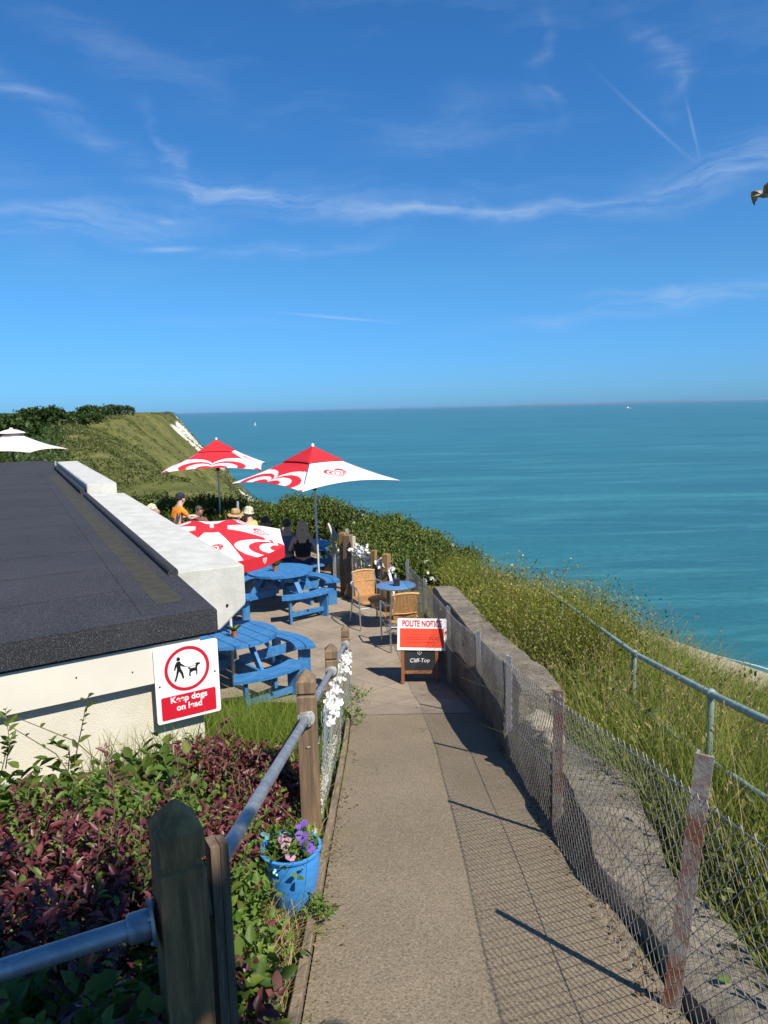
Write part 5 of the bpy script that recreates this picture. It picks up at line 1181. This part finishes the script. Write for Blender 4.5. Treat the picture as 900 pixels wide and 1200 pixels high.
# a few long bramble shoots against the wall
sh = thing('bramble_shoots', 'long bare bramble shoots arching in front of the white wall', 'shrub', (-1.6, 3.9, zg(-1.6, 3.9)), world=True)
mb = MB(); lp = []
for (a, b, c) in (((-1.55, 3.6, 1.5), (-1.72, 3.62, 1.78), (-1.98, 3.66, 1.93)), ((-1.35, 3.7, 1.5), (-1.66, 3.72, 1.80), (-1.95, 3.7, 1.95)), ((-1.95, 3.4, 1.5), (-2.0, 3.4, 1.75), (-2.02, 3.42, 1.9))):
    mb.tube([a, b, c], [.004, .003, .002], 5); lp += [Vector(b).lerp(Vector(c), t_) for t_ in (.2, .6, .95)]
mb.build('stem', m_stem, sh, smooth=True); lp = np.array(lp); v, f = leaves(lp, rng.normal(size=lp.shape), rng.normal(size=lp.shape)+np.array([0, -.5, 1]), .04, .55); np_mesh('leaves', v, f, L_green, sh)

def grass_area(name, label, n, xr, yr, lo, hi, mat, keep=None, lean=.45, w=(.003, .007), bend=.6, wind=(0, 0), dens=None):
    x = rng.uniform(*xr, n); y = rng.uniform(*yr, n)
    ok = np.ones(n, bool) if keep is None else keep(x, y)
    x, y = x[ok], y[ok]; n = len(x); base = np.stack([x, y, zground(x, y)-.01], 1)
    h = (lo+(hi-lo)*np.clip(.5+.6*vnoise(x, y, .8, 91)+.25*rng.normal(size=n), 0, 1.2))
    h = h*(1-.20*sstep(x, 2.5, 3.2)*(1-sstep(y, 7.5, 9.5)))
    v, f = blades(base, h, rng.uniform(*w, n), rng.normal(size=(n, 2))*lean+np.array(wind), bend)
    return tag(np_mesh(name, v, f, mat), label, 'grass', kind='stuff')
onbank = lambda x, y: (x > wl(y)+.37) & (x < edge_x(y)+2.2) & ((y < 11.5) | (x > fx(y)+.2))
grass_area('bank_grass', 'tall rough summer grass covering the bank behind the wall', 60000, (1.2, 5.6), (.8, 15), .30, .86, L_grass, onbank, wind=(.1, .0))
grass_area('bank_grass_lush', 'lush green grass tufts low on the bank', 34000, (1.2, 4.2), (1.2, 10), .22, .60, L_gr2, lambda x, y: onbank(x, y) & (vnoise(x, y, .9, 95) > -.15))
grass_area('bed_grass', 'uncut grass between the timber fence and the picnic table', 7500, (-2.1, -.52), (4.6, 8.0), .14, .46, L_gr2, lambda x, y: x < -.5)
grass_area('edge_weeds', 'sparse grass weeds along the timber edging', 420, (-.52, -.38), (2.2, 8.2), .06, .28, L_gr2, lean=.7)
n = 2600; x = rng.uniform(1.35, 4.2, n); y = rng.uniform(1.6, 12.5, n); ok = onbank(x, y) & ((x < 2.5) | (y > 8.5)); x, y = x[ok], y[ok]; base = np.stack([x, y, zground(x, y)], 1)
hgt = rng.uniform(.6, 1.05, len(x)); v, f = blades(base, hgt, np.full(len(x), .003), rng.normal(size=(len(x), 2))*.35+np.array([.1, 0]), .45)
tips = v.reshape(-1, 8, 3)[:, 6]; d = tips-v.reshape(-1, 8, 3)[:, 4]; k = 7
o_ = np.repeat(tips, k, 0)-np.repeat(unit(d), k, 0)*rng.uniform(0, .12, (len(tips)*k, 1)); ld = np.repeat(unit(d), k, 0)+rng.normal(size=o_.shape)*.45
v2, f2 = leaves(o_, ld, rng.normal(size=o_.shape), .024, .3)
tag(np_mesh('seeding_grass', *joinvf([(v, f), (v2, f2)]), L_straw), 'pale seeding grass heads standing above the bank', 'grass', kind='stuff')
# leafy weeds and low scrub on the bank (one tangled mass)
def bank_mass(name, label, n, xr, yr, h, mat, leaf, keep, cl=.9):
    x = rng.uniform(*xr, n*4); y = rng.uniform(*yr, n*4); ok = onbank(x, y) & keep(x, y); x, y = x[ok][:n], y[ok][:n]; n = len(x); per = 9
    base = np.stack([x, y, zground(x, y)], 1); td = unit(rng.normal(size=(n, 3))*.35+np.array([0, 0, 1])); L_ = h*rng.uniform(.5, 1.2, n)*(1+.3*vnoise(x, y, .7, 97))
    t = np.linspace(.25, 1, per); o_ = base[:, None]+td[:, None]*(L_[:, None]*t[None])[:, :, None]; d = unit(rng.normal(size=(n, per, 3))+td[:, None]*.6)
    v, f = leaves(o_.reshape(-1, 3), d.reshape(-1, 3), np.array([0, 0, 1.])+rng.normal(size=(n*per, 3))*.5, leaf*rng.uniform(.6, 1.4, n*per), .5)
    st_v, st_f = blades(base, L_, np.full(n, .004), td[:, :2], .0)
    return tag(np_mesh(name, *joinvf([(v, f), (st_v, st_f)]), mat), label, 'weeds', kind='stuff')
bank_mass('bank_weeds', 'leafy olive weeds tangled through the bank grass', 5200, (1.3, 5.4), (1.2, 15), .55, L_olive, .05, lambda x, y: vnoise(x, y, .8, 101) > -.25)
bank_mass('bank_ground_cover', 'bright green leafy ground cover on the bank', 2600, (1.3, 4.5), (1.2, 11), .42, L_bright, .045, lambda x, y: vnoise(x, y, .7, 102) > .05)
bank_mass('far_bank_weeds', 'yellow green bushy weeds beyond the end of the wall', 2600, (.6, 3.4), (9.5, 15), .80, leafmat('leaf_yellow_green', [(.12, .15, .016), (.19, .21, .026), (.26, .25, .04), (.10, .13, .02)]), .05, lambda x, y: x > fx(y)+.1)
bank_mass('bank_thicket', 'tall olive thicket of weeds swallowing the far end of the handrail', 3000, (1.35, 2.9), (6.6, 12), .95, MATS['leaf_yellow_green'], .034, lambda x, y: (((x-2.0)/.75)**2+((y-10.0)/1.8)**2 < 1) | (((x-2.05)/.3)**2+((y-7.4)/.55)**2 < 1), cl=1)
bank_mass('handrail_weeds', 'tall weeds leaning over the middle of the handrail', 600, (1.7, 2.5), (6.7, 8.2), 1.15, MATS['leaf_yellow_green'], .034, lambda x, y: ((x-2.08)/.32)**2+((y-7.4)/.6)**2 < 1)
# tall yellow wild flowers
def wildflower(label, x, y, h, n, seed):
    o = thing('yellow_wildflower', label, 'wild flower', (x, y, zg(x, y)), group='yellow wild flowers on the bank')
    mb = MB(); tips = []
    for k in range(n):
        dx, dy = random.gauss(0, .22), random.gauss(0, .12); hh = h*random.uniform(.65, 1.05); p = [(0, 0, 0), (dx*.4, dy*.4, hh*.6), (dx, dy, hh)]; mb.tube(p, [.006, .004, .002], 5)
        for q in range(7): b = Vector(p[1]).lerp(Vector(p[2]), random.uniform(0, 1)); e = b+Vector((random.gauss(0, .09), random.gauss(0, .09), random.uniform(.03, .12))); mb.tube([b, e], [.002, .0015], 4); tips.append(e)
    mb.build('stem', m_stem, o, smooth=True)
    C = np.array([list(t_) for t_ in tips]); C = np.repeat(C, 4, 0)+rng.normal(size=(len(C)*4, 3))*.012
    v, f = leaves(C, rng.normal(size=C.shape), rng.normal(size=C.shape), .020*rng.uniform(.7, 1.3, len(C)), .8, ROUND_V); np_mesh('blooms', v, f, m_petal_y, o)
for x_, y_, h, n_, lab in ((1.72, 9.9, 1.42, 6, 'leftmost tall clump of yellow wild flowers rising against the sea'), (2.05, 9.6, 1.36, 6, 'middle tall clump of yellow wild flowers rising against the sea'), (2.45, 9.7, 1.10, 5, 'lower clump of yellow wild flowers right of the tall ones'), (2.55, 5.4, .55, 6, 'yellow wild flowers in the grass behind the nearest handrail post'), (1.70, 4.9, .5, 5, 'yellow wild flowers low in the grass beside the wall')):
    wildflower(lab, x_, y_, h, n_, 0)
# hedge beyond the terrace: individual rose bushes
hb = [(-6.9, 20.6, 1.05), (-5.7, 19.6, 1.0), (-4.7, 20.4, .95), (-3.5, 19.3, .95), (-2.5, 18.9, .95), (-1.7, 19.4, 1.0), (-.9, 18.6, .95), (-.1, 17.6, .85), (.55, 16.6, .75), (.95, 15.6, .45), (.3, 15.2, .55), (-.45, 16.2, .70)]
hl = ['far left rose bush above the coping blocks', 'rose bush behind the curly blonde woman', 'tall rose bush left of the farther parasol pole', 'rose bush behind the people in sun hats', 'rose bush behind the person in sunglasses', 'rose bush behind the woman in the black top', 'rose bush behind the larger parasol pole', 'rose bush right of the larger parasol pole', 'sprawling rose bush against the sea', 'lowest rose bush at the seaward end of the hedge', 'rose bush behind the picket fence', 'rose bush behind the tall wire gate']
for k, ((x_, y_, h), lab) in enumerate(zip(hb, hl)):
    zb_ = max(zg(x_, y_), -1.0)
    bl = [(x_, y_, zb_+h*.5, .85, .7, h*.52)]+[(x_+random.gauss(0, .45), y_+random.gauss(0, .3), zb_+h*random.uniform(.45, .8), .45, .42, h*.36) for _ in range(4)]
    o = bush('rose_bush', lab, 'bush', bl, 950, 7, .062, .26, L_green if k % 3 else L_dark, 'rose bushes along the terrace edge', extra=(L_olive, 330, 7, .06, .3), up=.8, aspect=.55, zfollow=False, root=(x_, y_, zb_))
    n = random.randint(5, 10); q = unit(rng.normal(size=(n, 3))+np.array([0, -1.2, .6])); C = np.array([x_, y_, zb_+h*.55])+q*np.array([1.12, .95, h*.62]); C5 = np.repeat(C, 6, 0)
    v, f = leaves(C5, rng.normal(size=C5.shape), rng.normal(size=C5.shape)+np.array([0, -1, 1]), .052, .9, ROUND_V); np_mesh('white_blooms', v, f, m_petal_w, o)
leafmat('leaf_slope', [(.05, .08, .015), (.09, .115, .022), (.14, .145, .035), (.07, .10, .02), (.19, .17, .06)])
# hillside scrub (mass) and ridge trees
def scrub(name, label, n, yr, srange, leaf, mat, keep=None, per=14, h=1.2):
    y = np.exp(rng.uniform(np.log(yr[0]), np.log(yr[1]), n*3)); s = rng.uniform(*srange, n*3); x = edge_x(y)+s
    ok = np.ones(len(x), bool) if keep is None else keep(x, y, s); x, y = x[ok][:n], y[ok][:n]; n = len(x)
    sc = np.interp(y, [20, 60, 150, 400, 900], [.35, .7, 1.0, 1.8, 2.8]); C = np.stack([x, y, zground(x, y)], 1)
    q = unit(rng.normal(size=(n, per, 3))); q[..., 2] = np.abs(q[..., 2]); o_ = C[:, None]+q*(sc[:, None, None]*h*np.array([1.1, 1.1, .8]))*rng.uniform(.6, 1.05, (n, per, 1))
    lf = leaf*np.repeat(np.interp(y, [20, 60, 150, 400, 900], [.5, 1, 1.7, 3.2, 5.0]), per)*rng.uniform(.6, 1.4, n*per)
    v, f = leaves(o_.reshape(-1, 3), unit(q.reshape(-1, 3)+rng.normal(size=(n*per, 3))*.7), q.reshape(-1, 3)+rng.normal(size=(n*per, 3))*.6, lf, .7)
    return tag(np_mesh(name, v, f, mat), label, 'scrub', kind='stuff')
scrub('clifftop_scrub', 'dark dense scrub covering the clifftop inland of the edge', 6500, (30, 330), (-70, 1.0), .26, L_dark, lambda x, y, s: (s > -14-y*.28) & (s < np.interp(y, [27, 40, 50, 100, 200, 330], [-6, -4.5, -2.5, -1.5, -6, -16])), h=1.0)
scrub('near_slope_scrub', 'green scrub tumbling down the slope beyond the hedge', 900, (21, 27), (-6, 5), .20, L_green, lambda x, y, s: (s < 1+y*.05) & (vnoise(x, y, .12, 111) > -.3-.006*y), h=.25)
scrub('slope_scrub', 'patchy green scrub scattered over the grassy cliff slope', 5200, (60, 800), (1, 75), .14, MATS['leaf_slope'], lambda x, y, s: vnoise(x, y, .05, 112)+.6*vnoise(x, y, .16, 113) > -.05, h=.42)
scrub('hill_grass_tussocks', 'rough grass tussocks and low scrub over the near grassy hill', 7000, (26, 130), (-32, 22), .16, MATS['leaf_slope'], lambda x, y, s: (s > -8-y*.25) & (vnoise(x, y, .10, 115)+.7*vnoise(x, y, .35, 116) > -.35), per=10, h=.45)
scrub('undercliff_scrub', 'green undercliff scrub above the beach', 1500, (60, 560), (35, 150), .30, L_dark, lambda x, y, s: (coast_x(y)-x > 24) & (zground(x, y) < -35), h=1.1)
def tree(name, label, x, y, h, wr, mat, n=420, leaf=.5, group=None):
    z = zg(x, y); o = thing(name, label, 'tree', (x, y, z), group=group)
    tr = MB(); tr.tube([(0, 0, -.3), (.1, 0, h*.35), (0, .1, h*.7)], [h*.045, h*.035, h*.015], 8)
    bl = [(random.gauss(0, wr*.45), random.gauss(0, wr*.35), h*random.uniform(.2, .62), wr*.6, wr*.5, h*.26) for _ in range(8)]
    for b in bl: tr.tube([(0, 0, h*.3), (b[0]*.6, b[1]*.6, b[2]*.85), (b[0], b[1], b[2])], [h*.02, h*.014, h*.006], 6)
    tr.build('trunk', m_bark, o, smooth=True)
    (v, f), P = twigs(bl, n, 7, leaf, leaf*1.8, up=.4, shell=(.5, 1.0), aspect=.6); np_mesh('crown', v, f, mat, o)
tl = ['dark rounded tree at the left end of the clifftop skyline', 'low dark tree second along the clifftop skyline', 'broad dark tree at the start of the grassy slope', 'small dark tree right of the broad one on the skyline', 'flat dark tree farther along the clifftop', 'farthest small dark tree on the clifftop skyline']
for k, ((x_, y_, h, w), lab) in enumerate(zip(((-34.5, 66, 2.4, 2.6), (-36.5, 74, 2.1, 2.4), (-54, 122, 2.9, 3.4), (-72, 178, 2.7, 4.0), (-92, 240, 3.4, 5), (-122, 340, 3.4, 7)), tl)):
    tree('scrub_tree', lab, x_, y_, h, w, L_dark, 420, .30+.0016*y_, 'dark trees along the clifftop skyline')
# tree behind the path: shades the near post, the near shrubs and the bottom of the path
tr = thing('sycamore_tree', 'leafy tree behind the viewer whose crown shades the near fence post', 'tree', (3.2, -3.4, zg(3.2, -3.4)), world=True)
bl = [(.15, -1.15, 6.0, .95, .75, .8), (1.3, -1.42, 6.1, 1.0, .85, .9), (2.3, -1.95, 6.0, .9, .85, .8), (2.6, -2.8, 6.4, 1.2, 1.1, 1.1), (-.7, -1.2, 5.9, .7, .6, .6)]
(v, f), P = twigs(bl, 1500, 7, .12, .3, shell=(.3, 1.0), aspect=.75); np_mesh('crown', v, f, L_green, tr)
mb = MB(); zt0 = zg(3.2, -3.4); mb.tube([(3.2, -3.4, zt0-.3), (3.1, -3.3, zt0+1.5), (2.7, -3.0, 5.2), (2.5, -2.8, 6.2)], [.16, .13, .09, .04], 10)
for b in bl: mb.tube([(2.8, -3.05, 4.6), ((2.8+b[0])/2, (-3.05+b[1])/2, 5.5), b[:3]], [.06, .04, .015], 7)
mb.build('trunk', m_bark, tr, smooth=True)
# ------------------------------------------------------------------ sea haze
m = bpy.data.materials.new('sea_haze'); m.use_nodes = True; t = NT(m.node_tree); t.n.clear()
out = t.new('ShaderNodeOutputMaterial'); pv = t.new('ShaderNodeVolumePrincipled'); pv.inputs['Color'].default_value = (.42, .66, .95, 1); pv.inputs['Density'].default_value = 1.5e-5; pv.inputs['Anisotropy'].default_value = .2
t.l.new(pv.outputs[0], out.inputs['Volume'])
mb = MB(); mb.box((0, 0, -27), (250000, 250000, 90)); hz_ = mb.build('haze', m); tag(hz_, kind='stuff')
